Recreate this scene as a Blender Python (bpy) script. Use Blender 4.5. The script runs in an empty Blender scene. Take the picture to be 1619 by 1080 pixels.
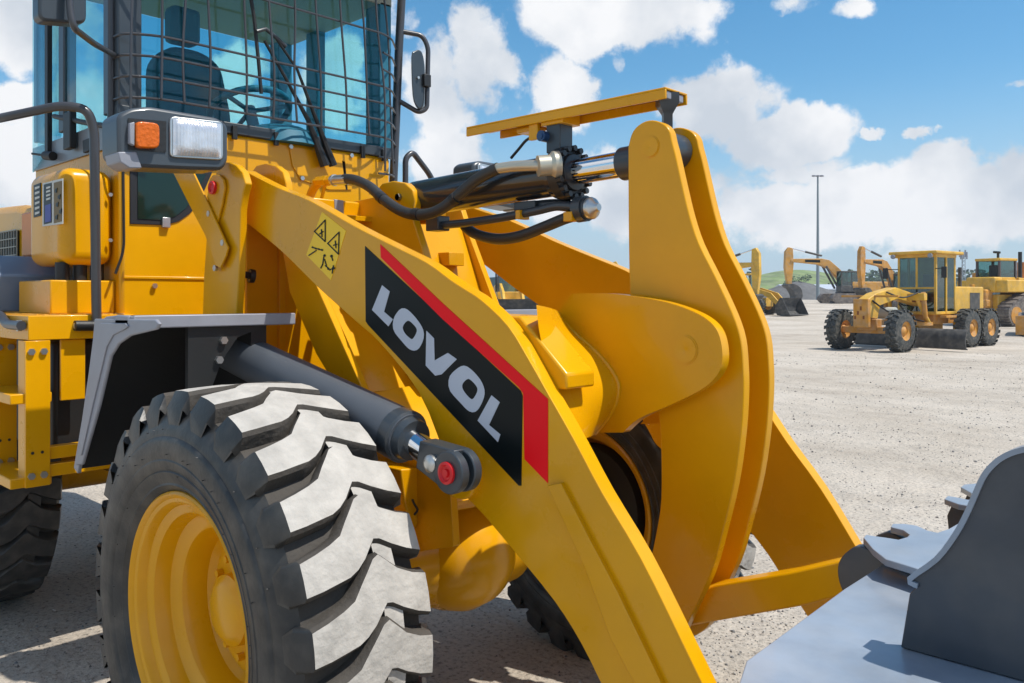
import bpy, bmesh, math, random
from mathutils import Vector, Matrix, noise
R = math.radians
PI = math.pi
random.seed(7)
S = bpy.context.scene

# ---------------------------------------------------------------- camera, sun, sky, exposure
AL = R(46.4)
F, H0, U0 = 1330.0, 470.0, 809.5                      # focal length, horizon row and centre column (pixels of the photograph)
CAM = Vector((2.356, -2.193, 1.60))
DV = Vector((-math.cos(AL), math.sin(AL), 0)); RV = Vector((math.sin(AL), math.cos(AL), 0))
cd = bpy.data.cameras.new('camera'); cam = bpy.data.objects.new('camera', cd); S.collection.objects.link(cam)
cam.location = CAM; cam.rotation_euler = (R(90), 0, math.atan2(-DV.x, DV.y))
cd.sensor_width = 36; cd.lens = F/1619*36; cd.shift_y = -70/1619; cd.clip_start = 0.05; cd.clip_end = 3000
S.camera = cam
S.render.resolution_x = 1024; S.render.resolution_y = 683
S.view_settings.view_transform = 'Standard'; S.view_settings.look = 'None'
S.view_settings.exposure = 0.0; S.view_settings.gamma = 1

SUN_TO = Vector((0.50, 0.24, 1.0)).normalized()       # towards the sun
SUN_EL = math.asin(SUN_TO.z)
sl = bpy.data.lights.new('sun', 'SUN'); sun = bpy.data.objects.new('sun', sl); S.collection.objects.link(sun)
sl.energy = 5.0; sl.angle = R(0.5); sl.color = (1, 0.95, 0.87)
sun.rotation_euler = SUN_TO.to_track_quat('Z', 'Y').to_euler(); sun.location = (10, 10, 30)

W = bpy.data.worlds.new('World'); S.world = W; W.use_nodes = True
def build_world():
    nt = W.node_tree; nt.nodes.clear(); L = nt.links.new
    def N(t, **k):
        n = nt.nodes.new(t)
        for a, b in k.items(): setattr(n, a, b)
        return n
    def M(op, a, b=None, c=None):
        n = N('ShaderNodeMath', operation=op)
        for i, v in enumerate((a, b, c)):
            if v is None: continue
            if isinstance(v, (int, float)): n.inputs[i].default_value = v
            else: L(v, n.inputs[i])
        return n.outputs[0]
    out = N('ShaderNodeOutputWorld'); bg = N('ShaderNodeBackground'); L(bg.outputs[0], out.inputs[0])
    sky = N('ShaderNodeTexSky', sky_type='NISHITA'); sky.sun_disc = False
    sky.sun_elevation = SUN_EL; sky.sun_rotation = math.atan2(SUN_TO.x, SUN_TO.y)
    sky.air_density = 1.0; sky.dust_density = 0.6; sky.ozone_density = 2.5
    tc = N('ShaderNodeTexCoord')
    sep = N('ShaderNodeSeparateXYZ'); L(tc.outputs['Generated'], sep.inputs[0])
    x, y, z = sep.outputs
    az = M('ARCTAN2', x, y)                     # azimuth, clockwise from +Y
    el = M('ARCSINE', z)
    # warp
    nz = N('ShaderNodeTexNoise'); nz.inputs['Scale'].default_value = 9; nz.inputs['Detail'].default_value = 8; nz.inputs['Roughness'].default_value = 0.62
    L(tc.outputs['Generated'], nz.inputs['Vector'])
    sc = N('ShaderNodeSeparateColor'); L(nz.outputs['Color'], sc.inputs[0])
    azw = M('ADD', az, M('MULTIPLY', M('SUBTRACT', sc.outputs[0], 0.5), 0.09))
    elw = M('ADD', el, M('MULTIPLY', M('SUBTRACT', sc.outputs[1], 0.5), 0.08))
    cam_az = math.atan2(DV.x, DV.y)
    # cloud banks: (photograph column, row, half width, half height, weight)
    B = [(960, 15, 165, 60, 1.1), (760, 90, 60, 80, .9), (880, 140, 55, 75, .9), (690, 150, 70, 110, .8), (700, 250, 90, 60, .8),
         (640, 30, 40, 40, .7), (1130, 165, 95, 55, 1.05), (1250, 205, 110, 45, 1.1), (1390, 213, 28, 13, .8), (1455, 221, 22, 14, .75), (1605, 137, 35, 13, .7),
         (1400, 330, 330, 60, 1.15), (1560, 300, 150, 55, 1.0), (1500, 262, 60, 28, .8), (1280, 265, 80, 25, .6), (1250, 3, 60, 18, .7), (1340, 5, 40, 22, .8),
         (950, 310, 200, 70, .95), (980, 95, 18, 20, .55),
         (20, 30, 80, 70, 1.05), (25, 150, 60, 38, .9), (20, 270, 90, 70, 1.0), (140, 150, 60, 60, .7), (110, 40, 60, 90, .7), (380, 120, 60, 45, .9), (540, 130, 60, 70, .9), (330, 170, 150, 40, .8),
         (-150, 200, 130, 120, .9), (1780, 250, 100, 90, .9), (1800, 60, 90, 40, .8)]
    acc = None
    for u, v, ru, rv, w in B:
        t = (u-U0)/F; az0 = cam_az + math.atan(t); k = 1/math.sqrt(1+t*t)
        el0 = math.atan((H0-v)/F*k); ra = ru/F*k*k; re = rv/F*k
        a = M('DIVIDE', M('SUBTRACT', azw, az0), ra); e = M('DIVIDE', M('SUBTRACT', elw, el0), re)
        d2 = M('ADD', M('MULTIPLY', a, a), M('MULTIPLY', e, e))
        g = M('MULTIPLY', M('DIVIDE', 1.0, M('ADD', 1.0, M('MULTIPLY', d2, d2))), w)
        acc = g if acc is None else M('MAXIMUM', acc, g)
    # generic broken cloud for the rest of the sky
    n2 = N('ShaderNodeTexNoise'); n2.inputs['Scale'].default_value = 2.6; n2.inputs['Detail'].default_value = 6
    L(tc.outputs['Generated'], n2.inputs['Vector'])
    dot = N('ShaderNodeVectorMath', operation='DOT_PRODUCT'); L(tc.outputs['Generated'], dot.inputs[0]); dot.inputs[1].default_value = DV
    away = M('SUBTRACT', 1.0, M('MULTIPLY', M('SUBTRACT', dot.outputs['Value'], 0.45), 4.0)); away = M('MINIMUM', M('MAXIMUM', away, 0.0), 1.0)
    gen = M('MULTIPLY', M('MULTIPLY', M('SUBTRACT', n2.outputs[0], 0.40), 3.5), away)
    acc = M('MAXIMUM', acc, gen)
    fb = N('ShaderNodeTexNoise'); fb.inputs['Scale'].default_value = 13; fb.inputs['Detail'].default_value = 12; fb.inputs['Roughness'].default_value = 0.58
    L(tc.outputs['Generated'], fb.inputs['Vector'])
    acc = M('ADD', acc, M('MULTIPLY', M('SUBTRACT', fb.outputs[0], 0.5), 1.7))
    mr = N('ShaderNodeMapRange', interpolation_type='SMOOTHSTEP'); L(acc, mr.inputs[0])
    mr.inputs[1].default_value = 0.40; mr.inputs[2].default_value = 0.71
    # shading of the cloud: soft grey bellies
    sh = N('ShaderNodeTexNoise'); sh.inputs['Scale'].default_value = 7; sh.inputs['Detail'].default_value = 9
    mp = N('ShaderNodeMapping'); mp.inputs['Location'].default_value = (3, 1, 0.08); L(tc.outputs['Generated'], mp.inputs[0]); L(mp.outputs[0], sh.inputs['Vector'])
    cr = N('ShaderNodeValToRGB'); L(sh.outputs[0], cr.inputs[0])
    cr.color_ramp.elements[0].position = .36; cr.color_ramp.elements[0].color = (7.4, 8.1, 9.0, 1)
    cr.color_ramp.elements[1].position = .58; cr.color_ramp.elements[1].color = (11.6, 11.7, 11.9, 1)
    # saturate the blue a little
    hs = N('ShaderNodeHueSaturation'); hs.inputs['Saturation'].default_value = 1.32; hs.inputs['Value'].default_value = 1.8; hs.inputs['Hue'].default_value = .488; L(sky.outputs[0], hs.inputs['Color'])
    # milky air near the horizon
    mz = N('ShaderNodeMapRange', interpolation_type='SMOOTHSTEP'); L(el, mz.inputs[0]); mz.inputs[1].default_value = 0.0; mz.inputs[2].default_value = 0.26; mz.inputs[3].default_value = 0.85; mz.inputs[4].default_value = 0.0
    mx0 = N('ShaderNodeMix', data_type='RGBA'); L(mz.outputs[0], mx0.inputs[0]); L(hs.outputs[0], mx0.inputs[6]); mx0.inputs[7].default_value = (5.4, 7.4, 9.4, 1)
    mx = N('ShaderNodeMix', data_type='RGBA'); L(mr.outputs[0], mx.inputs[0]); L(mx0.outputs[2], mx.inputs[6]); L(cr.outputs[0], mx.inputs[7])
    L(mx.outputs[2], bg.inputs[0]); bg.inputs[1].default_value = 0.084
build_world()

# ---------------------------------------------------------------- a point of the photograph on a plane of the place
def ray(u, v): return DV + RV*((u-U0)/F) + Vector((0, 0, -(v-H0)/F))
def atY(u, v, Y): q = ray(u, v); return CAM + q*((Y-CAM.y)/q.y)
def atX(u, v, X): q = ray(u, v); return CAM + q*((X-CAM.x)/q.x)
def atZ(u, v, Z): q = ray(u, v); return CAM + q*((Z-CAM.z)/q.z)
def ground_h(x, y):
    D = math.hypot(x-CAM.x, y-CAM.y); t = min(1, max(0, (D-30)/70)); return 1.3*t*t*(3-2*t)
def far(u, depth):
    p = CAM + DV*depth + RV*((u-U0)/F*depth); p.z = ground_h(p.x, p.y); return p

# ---------------------------------------------------------------- materials
MATS = {}
def mat(name, col, rough=.5, metal=0, coat=0, var=0, vscale=6, bump=0, bscale=60, dust=0, trans=None, emit=None, spec=.5):
    if name in MATS: return MATS[name]
    m = bpy.data.materials.new(name); m.use_nodes = True; nt = m.node_tree; b = nt.nodes['Principled BSDF']; L = nt.links.new
    b.inputs['Base Color'].default_value = (*col, 1); b.inputs['Roughness'].default_value = rough; b.inputs['Metallic'].default_value = metal
    b.inputs['Coat Weight'].default_value = coat; b.inputs['Coat Roughness'].default_value = .08; b.inputs['Specular IOR Level'].default_value = spec
    tc = nt.nodes.new('ShaderNodeTexCoord')
    if var or dust:
        n = nt.nodes.new('ShaderNodeTexNoise'); n.inputs['Scale'].default_value = vscale; n.inputs['Detail'].default_value = 7; n.inputs['Roughness'].default_value = .6
        L(tc.outputs['Object'], n.inputs['Vector'])
        mr = nt.nodes.new('ShaderNodeMapRange'); L(n.outputs[0], mr.inputs[0]); mr.inputs[1].default_value = .3; mr.inputs[2].default_value = .7
        mr.inputs[3].default_value = 1-var; mr.inputs[4].default_value = 1+var*.5
        mx = nt.nodes.new('ShaderNodeVectorMath'); mx.operation = 'SCALE'; mx.inputs[0].default_value = col; L(mr.outputs[0], mx.inputs['Scale'])
        src = mx.outputs[0]
        if dust:
            n2 = nt.nodes.new('ShaderNodeTexNoise'); n2.inputs['Scale'].default_value = vscale*2.3; n2.inputs['Detail'].default_value = 9
            L(tc.outputs['Object'], n2.inputs['Vector'])
            m2 = nt.nodes.new('ShaderNodeMapRange'); L(n2.outputs[0], m2.inputs[0]); m2.inputs[1].default_value = .42; m2.inputs[2].default_value = .78; m2.inputs[4].default_value = dust
            mm = nt.nodes.new('ShaderNodeMix'); mm.data_type = 'RGBA'; L(m2.outputs[0], mm.inputs[0]); L(src, mm.inputs[6]); mm.inputs[7].default_value = (.42, .37, .30, 1)
            src = mm.outputs[2]
        L(src, b.inputs['Base Color'])
        m3 = nt.nodes.new('ShaderNodeMapRange'); L(n.outputs[0], m3.inputs[0]); m3.inputs[3].default_value = max(.03, rough-.08); m3.inputs[4].default_value = min(1, rough+.12)
        L(m3.outputs[0], b.inputs['Roughness'])
    if bump:
        n = nt.nodes.new('ShaderNodeTexNoise'); n.inputs['Scale'].default_value = bscale; n.inputs['Detail'].default_value = 5; L(tc.outputs['Object'], n.inputs['Vector'])
        bp = nt.nodes.new('ShaderNodeBump'); bp.inputs['Strength'].default_value = bump; bp.inputs['Distance'].default_value = .01; L(n.outputs[0], bp.inputs['Height']); L(bp.outputs[0], b.inputs['Normal'])
    if emit: b.inputs['Emission Color'].default_value = (*emit, 1); b.inputs['Emission Strength'].default_value = 1
    MATS[name] = m; return m
def glass(name, tint, gloss=.12):
    m = bpy.data.materials.new(name); m.use_nodes = True; nt = m.node_tree; nt.nodes.clear(); L = nt.links.new
    o = nt.nodes.new('ShaderNodeOutputMaterial'); t = nt.nodes.new('ShaderNodeBsdfTransparent'); t.inputs[0].default_value = (*tint, 1)
    g = nt.nodes.new('ShaderNodeBsdfGlossy'); g.inputs['Roughness'].default_value = .02
    lw = nt.nodes.new('ShaderNodeLayerWeight'); lw.inputs[0].default_value = .5
    pw = nt.nodes.new('ShaderNodeMath'); pw.operation = 'POWER'; L(lw.outputs['Facing'], pw.inputs[0]); pw.inputs[1].default_value = 4.5
    a = nt.nodes.new('ShaderNodeMath'); a.operation = 'MULTIPLY_ADD'; L(pw.outputs[0], a.inputs[0]); a.inputs[1].default_value = .9; a.inputs[2].default_value = gloss
    mx = nt.nodes.new('ShaderNodeMixShader'); L(a.outputs[0], mx.inputs[0]); L(t.outputs[0], mx.inputs[1]); L(g.outputs[0], mx.inputs[2]); L(mx.outputs[0], o.inputs[0])
    return m
YEL = mat('yellow_paint', (.745, .352, .0), .27, coat=.20, var=.12, vscale=2.2, bump=.04, bscale=14, spec=.3)
YELD = mat('dusty_yellow_paint', (.66, .36, .03), .5, coat=.1, var=.18, vscale=4, dust=.5)
DECY = mat('sticker_yellow', (.95, .60, .01), .4)
BLKD = mat('decal_black', (.004, .007, .008), .30, spec=.18)
REDD = mat('decal_red', (.90, .003, .010), .4, spec=.2)
SILV = mat('decal_silver', (.50, .54, .62), .35)
STEELP = mat('dark_grey_paint', (.035, .045, .055), .35, coat=.2, var=.1)
LGREY = mat('grey_fender_paint', (.27, .28, .32), .38, var=.12, vscale=9)
BLK = mat('black_plastic', (.012, .013, .014), .5, bump=.1, bscale=80)
HOSE = mat('hose_rubber', (.03, .03, .028), .45, bump=.15, bscale=160)
CHROME = mat('chrome', (.75, .77, .8), .09, metal=1)
ZINC = mat('zinc_bolt', (.55, .56, .55), .35, metal=.9)
RUB = mat('tyre_rubber', (.022, .024, .026), .42, var=.3, vscale=5, bump=.12, bscale=70, dust=.16)
RUBT = mat('dusty_tread', (.45, .43, .395), .9, var=.25, vscale=12, bump=.5, bscale=45)
REDC = mat('red_cap', (.65, .01, .015), .35)
BLUEP = mat('blue_grey_paint', (.16, .21, .29), .35, coat=.3, var=.08)
INTER = mat('cab_interior', (.01, .14, .22), .55)
SEATM = mat('seat_vinyl', (.004, .07, .11), .6, bump=.2, bscale=50)
DARKG = mat('dark_seal', (.01, .012, .016), .6)
BUCK = mat('bucket_steel_skylit', (.26, .31, .38), .34, metal=.0, var=.3, vscale=4, coat=.2, dust=.22)  # sky reflection on the upward plates is put into this pale blue
BUCKD = mat('bucket_steel_shaded', (.045, .055, .07), .42, var=.3, vscale=4, coat=.15, dust=.10)  # same bucket steel, with the shade of its side faces in the colour
GLASS = glass('tinted_glass', (.74, .93, .95), .03)
GLASSD = glass('dark_tinted_glass', (.06, .16, .14), .12)

# ---------------------------------------------------------------- mesh helpers
COL = S.collection
def link(name, bm, m, parent=None, smooth=38, bevel=0, label=None, keep_mats=None):
    bmesh.ops.recalc_face_normals(bm, faces=bm.faces)
    for f in bm.faces: f.smooth = True
    lim = R(smooth)
    for e in bm.edges:
        if len(e.link_faces) == 2:
            if e.calc_face_angle(0) > lim: e.smooth = False
    me = bpy.data.meshes.new(name); bm.to_mesh(me); bm.free()
    for q in (m if isinstance(m, (list, tuple)) else [m]): me.materials.append(q)
    o = bpy.data.objects.new(name, me); COL.objects.link(o)
    if parent: o.parent = parent
    if bevel:
        b = o.modifiers.new('bevel', 'BEVEL'); b.width = bevel; b.segments = 2; b.limit_method = 'ANGLE'; b.angle_limit = R(35); b.harden_normals = False
    if label: o['label'] = label
    return o
def tag(o, label=None, cat=None, group=None, kind=None):
    if label: o['label'] = label
    if cat: o['category'] = cat
    if group: o['group'] = group
    if kind: o['kind'] = kind
    return o
def thing(name, label, cat, loc=(0, 0, 0), rz=0, group=None):
    o = bpy.data.objects.new(name, None); COL.objects.link(o); o.location = loc; o.rotation_euler = (0, 0, rz); o.empty_display_size = .3
    return tag(o, label, cat, group)
def copy_tree(o, parent=None):
    c = o.copy(); COL.objects.link(c); c.parent = parent
    for ch in list(o.children): copy_tree(ch, c)
    return c
def slab(bm, pts, off, mi=0):
    """closed polygon of 3-D points, extruded by vector off"""
    off = Vector(off); a = [bm.verts.new(Vector(p)) for p in pts]; b = [bm.verts.new(Vector(p)+off) for p in pts]
    n = len(a); fs = [bm.faces.new(a), bm.faces.new(b[::-1])]
    for i in range(n): fs.append(bm.faces.new((a[i], a[(i+1) % n], b[(i+1) % n], b[i])))
    for f in fs: f.material_index = mi
    return fs
def round_poly(P, r=.02, n=4):
    """round the corners of a 2-D polygon"""
    out = []; k = len(P)
    for i in range(k):
        p, a, b = Vector(P[i]), Vector(P[i-1]), Vector(P[(i+1) % k])
        da, db = (a-p), (b-p); la, lb = da.length, db.length; q = min(r, la*.45, lb*.45)
        s, e = p+da/la*q, p+db/lb*q
        for j in range(n+1):
            t = j/n; out.append(tuple((1-t)**2*s + 2*t*(1-t)*p + t*t*e))
    return out
def smooth_curve(P, n=6, closed=False):
    P = [Vector(p) for p in P]; out = []; k = len(P)
    rng = range(k) if closed else range(k-1)
    for i in rng:
        p0 = P[(i-1) % k] if closed or i > 0 else P[i]; p1 = P[i]; p2 = P[(i+1) % k]; p3 = P[(i+2) % k] if closed or i+2 < k else P[(i+1) % k]
        for j in range(n):
            t = j/n
            out.append(.5*((2*p1) + (-p0+p2)*t + (2*p0-5*p1+4*p2-p3)*t*t + (-p0+3*p1-3*p2+p3)*t**3))
    if not closed: out.append(P[-1])
    return out
def box(bm, c, s, rot=None, mi=0):
    c = Vector(c); M = rot if rot is not None else Matrix.Identity(3)
    vs = []
    for i in (-1, 1):
        for j in (-1, 1):
            for k in (-1, 1): vs.append(bm.verts.new(c + M @ Vector((i*s[0]/2, j*s[1]/2, k*s[2]/2))))
    for q in ((0, 1, 3, 2), (4, 6, 7, 5), (0, 4, 5, 1), (2, 3, 7, 6), (0, 2, 6, 4), (1, 5, 7, 3)):
        bm.faces.new([vs[t] for t in q]).material_index = mi
def bx(bm, x0, x1, y0, y1, z0, z1, mi=0): box(bm, ((x0+x1)/2, (y0+y1)/2, (z0+z1)/2), (abs(x1-x0), abs(y1-y0), abs(z1-z0)), None, mi)
def frame_of(axis):
    w = Vector(axis).normalized(); t = Vector((0, 0, 1)) if abs(w.z) < .9 else Vector((1, 0, 0))
    u = t.cross(w).normalized(); return u, w.cross(u), w
def lathe(bm, c, axis, prof, n=32, cap=True, mi=0):
    """prof: (distance along axis, radius)"""
    c = Vector(c); u, v, w = frame_of(axis); rings = []
    for h, r in prof:
        if r < 1e-5: rings.append([bm.verts.new(c+w*h)])
        else: rings.append([bm.verts.new(c+w*h+(u*math.cos(2*PI*i/n)+v*math.sin(2*PI*i/n))*r) for i in range(n)])
    for a, b in zip(rings, rings[1:]):
        for i in range(n):
            j = (i+1) % n
            if len(a) == 1 and len(b) == 1: continue
            if len(a) == 1: f = bm.faces.new((a[0], b[i], b[j]))
            elif len(b) == 1: f = bm.faces.new((a[i], b[0], a[j]))
            else: f = bm.faces.new((a[i], b[i], b[j], a[j]))
            f.material_index = mi
    if cap:
        for q in (rings[0], rings[-1]):
            if len(q) > 2: bm.faces.new(q).material_index = mi
def cyl(bm, a, b, r, n=24, mi=0, r2=None):
    a, b = Vector(a), Vector(b); lathe(bm, a, b-a, [(0, r), ((b-a).length, r if r2 is None else r2)], n, True, mi)
def tube(bm, pts, r, n=10, mi=0, sm=5):
    P = smooth_curve(pts, sm) if sm > 1 else [Vector(p) for p in pts]
    rings = []; prev = None
    for i, p in enumerate(P):
        t = (P[min(i+1, len(P)-1)]-P[max(i-1, 0)]).normalized()
        if prev is None: u = frame_of(t)[0]
        else: u = (prev - t*prev.dot(t)).normalized()
        prev = u; v = t.cross(u)
        rr = r(i/(len(P)-1)) if callable(r) else r
        rings.append([bm.verts.new(p+(u*math.cos(2*PI*k/n)+v*math.sin(2*PI*k/n))*rr) for k in range(n)])
    for a, b in zip(rings, rings[1:]):
        for k in range(n): bm.faces.new((a[k], a[(k+1) % n], b[(k+1) % n], b[k])).material_index = mi
    bm.faces.new(rings[0]).material_index = mi; bm.faces.new(rings[-1]).material_index = mi
def fillet(P, r=.05, n=5):
    """round the corners of a 3-D open polyline"""
    P = [Vector(p) for p in P]; out = [P[0]]
    for i in range(1, len(P)-1):
        p, a, b = P[i], P[i-1], P[i+1]; da, db = a-p, b-p; q = min(r, da.length*.45, db.length*.45)
        s, e = p+da.normalized()*q, p+db.normalized()*q
        for j in range(n+1):
            t = j/n; out.append((1-t)**2*s+2*t*(1-t)*p+t*t*e)
    out.append(P[-1]); return out
def bolt(bm, p, axis, r=.012, h=.012, n=6): cyl(bm, Vector(p), Vector(p)+Vector(axis).normalized()*h, r, n)
def traceY(px, Y): return [atY(u, v, Y) for u, v in px]
def plateY(name, px, Y, thick, m, parent, bevel=.003, rr=0, **k):
    """outline traced on the plane y = Y, extruded thick metres towards +Y"""
    P = traceY(px, Y)
    if rr: P = [Vector((a, Y, b)) for a, b in round_poly([(p.x, p.z) for p in P], rr)]
    bm = bmesh.new(); slab(bm, P, (0, thick, 0)); return link(name, bm, m, parent, bevel=bevel, **k)

# ---------------------------------------------------------------- the ground
def ground_material():
    m = bpy.data.materials.new('gravel_ground'); m.use_nodes = True; nt = m.node_tree; L = nt.links.new; b = nt.nodes['Principled BSDF']
    b.inputs['Roughness'].default_value = .95; b.inputs['Specular IOR Level'].default_value = .15
    tc = nt.nodes.new('ShaderNodeTexCoord')
    def NZ(s, det=6, ro=.6):
        n = nt.nodes.new('ShaderNodeTexNoise'); n.inputs['Scale'].default_value = s; n.inputs['Detail'].default_value = det; n.inputs['Roughness'].default_value = ro; L(tc.outputs['Object'], n.inputs['Vector']); return n
    def RMP(src, stops):
        c = nt.nodes.new('ShaderNodeValToRGB'); L(src, c.inputs[0]); e = c.color_ramp.elements
        while len(e) < len(stops): e.new(.5)
        for q, (p, col) in zip(e, stops): q.position = p; q.color = (*col, 1)
        return c
    def MIX(f, a, b_, mode='MIX'):
        x = nt.nodes.new('ShaderNodeMix'); x.data_type = 'RGBA'; x.blend_type = mode
        if isinstance(f, (int, float)): x.inputs[0].default_value = f
        else: L(f, x.inputs[0])
        L(a, x.inputs[6]); L(b_, x.inputs[7]); return x.outputs[2]
    big = RMP(NZ(.35, 8).outputs[0], [(.3, (.43, .375, .31)), (.5, (.53, .475, .405)), (.7, (.61, .555, .485))])
    fine = RMP(NZ(38, 8, .75).outputs[0], [(.34, (.22, .21, .20)), (.46, (.85, .85, .85)), (.7, (1.15, 1.13, 1.1))])
    c = MIX(1.0, big.outputs[0], fine.outputs[0], 'MULTIPLY')
    pat = RMP(NZ(1.6, 9, .7).outputs[0], [(.4, (0, 0, 0)), (.58, (1, 1, 1))])
    vo = nt.nodes.new('ShaderNodeTexVoronoi'); vo.inputs['Scale'].default_value = 30; vo.inputs['Randomness'].default_value = 1; L(tc.outputs['Object'], vo.inputs['Vector'])
    vd = RMP(vo.outputs['Distance'], [(.16, (1, 1, 1)), (.24, (0, 0, 0))])
    vc = nt.nodes.new('ShaderNodeSeparateColor'); L(vo.outputs['Color'], vc.inputs[0])
    th = nt.nodes.new('ShaderNodeMath'); th.operation = 'GREATER_THAN'; L(vc.outputs[0], th.inputs[0]); th.inputs[1].default_value = .66
    f1 = nt.nodes.new('ShaderNodeMath'); f1.operation = 'MULTIPLY'; L(vd.outputs[0], f1.inputs[0]); L(th.outputs[0], f1.inputs[1])
    f2 = nt.nodes.new('ShaderNodeMath'); f2.operation = 'MULTIPLY'; L(f1.outputs[0], f2.inputs[0]); L(pat.outputs[0], f2.inputs[1])
    sc = RMP(vc.outputs[1], [(.0, (.10, .10, .095)), (1, (.26, .24, .21))])
    c = MIX(f2.outputs[0], c, sc.outputs[0])
    mpg = nt.nodes.new('ShaderNodeMapping'); mpg.inputs['Rotation'].default_value = (0, 0, R(-46)); mpg.inputs['Scale'].default_value = (.5, 1.3, 1); L(tc.outputs['Object'], mpg.inputs[0])
    sn = nt.nodes.new('ShaderNodeTexNoise'); sn.inputs['Scale'].default_value = 1.1; sn.inputs['Detail'].default_value = 9; sn.inputs['Roughness'].default_value = .68; L(mpg.outputs[0], sn.inputs['Vector'])
    sr = RMP(sn.outputs[0], [(.34, (.86, .85, .84)), (.5, (1, 1, 1)), (.68, (1.07, 1.06, 1.05))]); c = MIX(1.0, c, sr.outputs[0], 'MULTIPLY')
    L(c, b.inputs['Base Color'])
    hn = NZ(55, 6, .8); bp = nt.nodes.new('ShaderNodeBump'); bp.inputs['Strength'].default_value = .55; bp.inputs['Distance'].default_value = .02; L(hn.outputs[0], bp.inputs['Height'])
    h2 = NZ(4, 5, .6); bp2 = nt.nodes.new('ShaderNodeBump'); bp2.inputs['Strength'].default_value = .5; bp2.inputs['Distance'].default_value = .12; L(h2.outputs[0], bp2.inputs['Height']); L(bp.outputs[0], bp2.inputs['Normal'])
    L(bp2.outputs[0], b.inputs['Normal']); return m
def build_ground():
    bm = bmesh.new(); rings = [0, 2, 4, 6, 9, 13, 18, 24, 30, 36, 42, 50, 58, 66, 75, 85, 95, 105, 130, 180, 300, 600, 1500]; n = 72
    prev = None
    for rr in rings:
        if rr == 0: prev = [bm.verts.new((CAM.x, CAM.y, 0))]; continue
        cur = [bm.verts.new((CAM.x+rr*math.cos(2*PI*i/n), CAM.y+rr*math.sin(2*PI*i/n), ground_h(CAM.x+rr, CAM.y))) for i in range(n)]
        for i in range(n):
            j = (i+1) % n
            bm.faces.new((prev[0], cur[i], cur[j]) if len(prev) == 1 else (prev[i], cur[i], cur[j], prev[j]))
        prev = cur
    tag(link('ground', bm, ground_material()), kind='structure')
build_ground()
def build_gravel():
    bm = bmesh.new(); rnd = random.Random(3)
    n = 0
    while n < 17000:
        u = rnd.uniform(1000, 1760) if rnd.random() < .75 else rnd.uniform(-80, 1000); dep = 2.0+rnd.random()**2.2*22
        p = CAM+DV*dep+RV*((u-U0)/F*dep)
        if noise.noise(Vector((p.x*.8, p.y*.8, 0)))+rnd.uniform(-.5, .5) < -.05: continue
        n += 1
        s = rnd.uniform(.003, .007)*(1 if rnd.random() < .93 else 2.0)*(1+dep/20); h = s*rnd.uniform(.4, .9); a = rnd.uniform(0, PI); k = 5
        lo = [bm.verts.new((p.x+math.cos(a+2*PI*i/k)*s*rnd.uniform(.7, 1.2), p.y+math.sin(a+2*PI*i/k)*s*rnd.uniform(.7, 1.2), -.004)) for i in range(k)]
        up = [bm.verts.new((v.co.x*.5+p.x*.5+rnd.uniform(-.2, .2)*s, v.co.y*.5+p.y*.5, h)) for v in lo]
        mi = rnd.choice((0, 0, 0, 1, 1, 2))
        for i in range(k): bm.faces.new((lo[i], lo[(i+1) % k], up[(i+1) % k], up[i])).material_index = mi
        bm.faces.new(up).material_index = mi
    o = link('gravel', bm, [mat('stone_pale', (.44, .41, .37), .9), mat('stone_grey', (.20, .195, .19), .9), mat('stone_dark', (.13, .12, .11), .9)], smooth=10)
    tag(o, 'loose grey and pale gravel stones scattered over the yard', kind='stuff')
build_gravel()

# ================================================================ THE WHEEL LOADER
LD = thing('wheel_loader', 'big glossy yellow wheel loader filling the foreground with dark caged cab and black side decal', 'wheel loader', (0, 0, 0))

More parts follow.
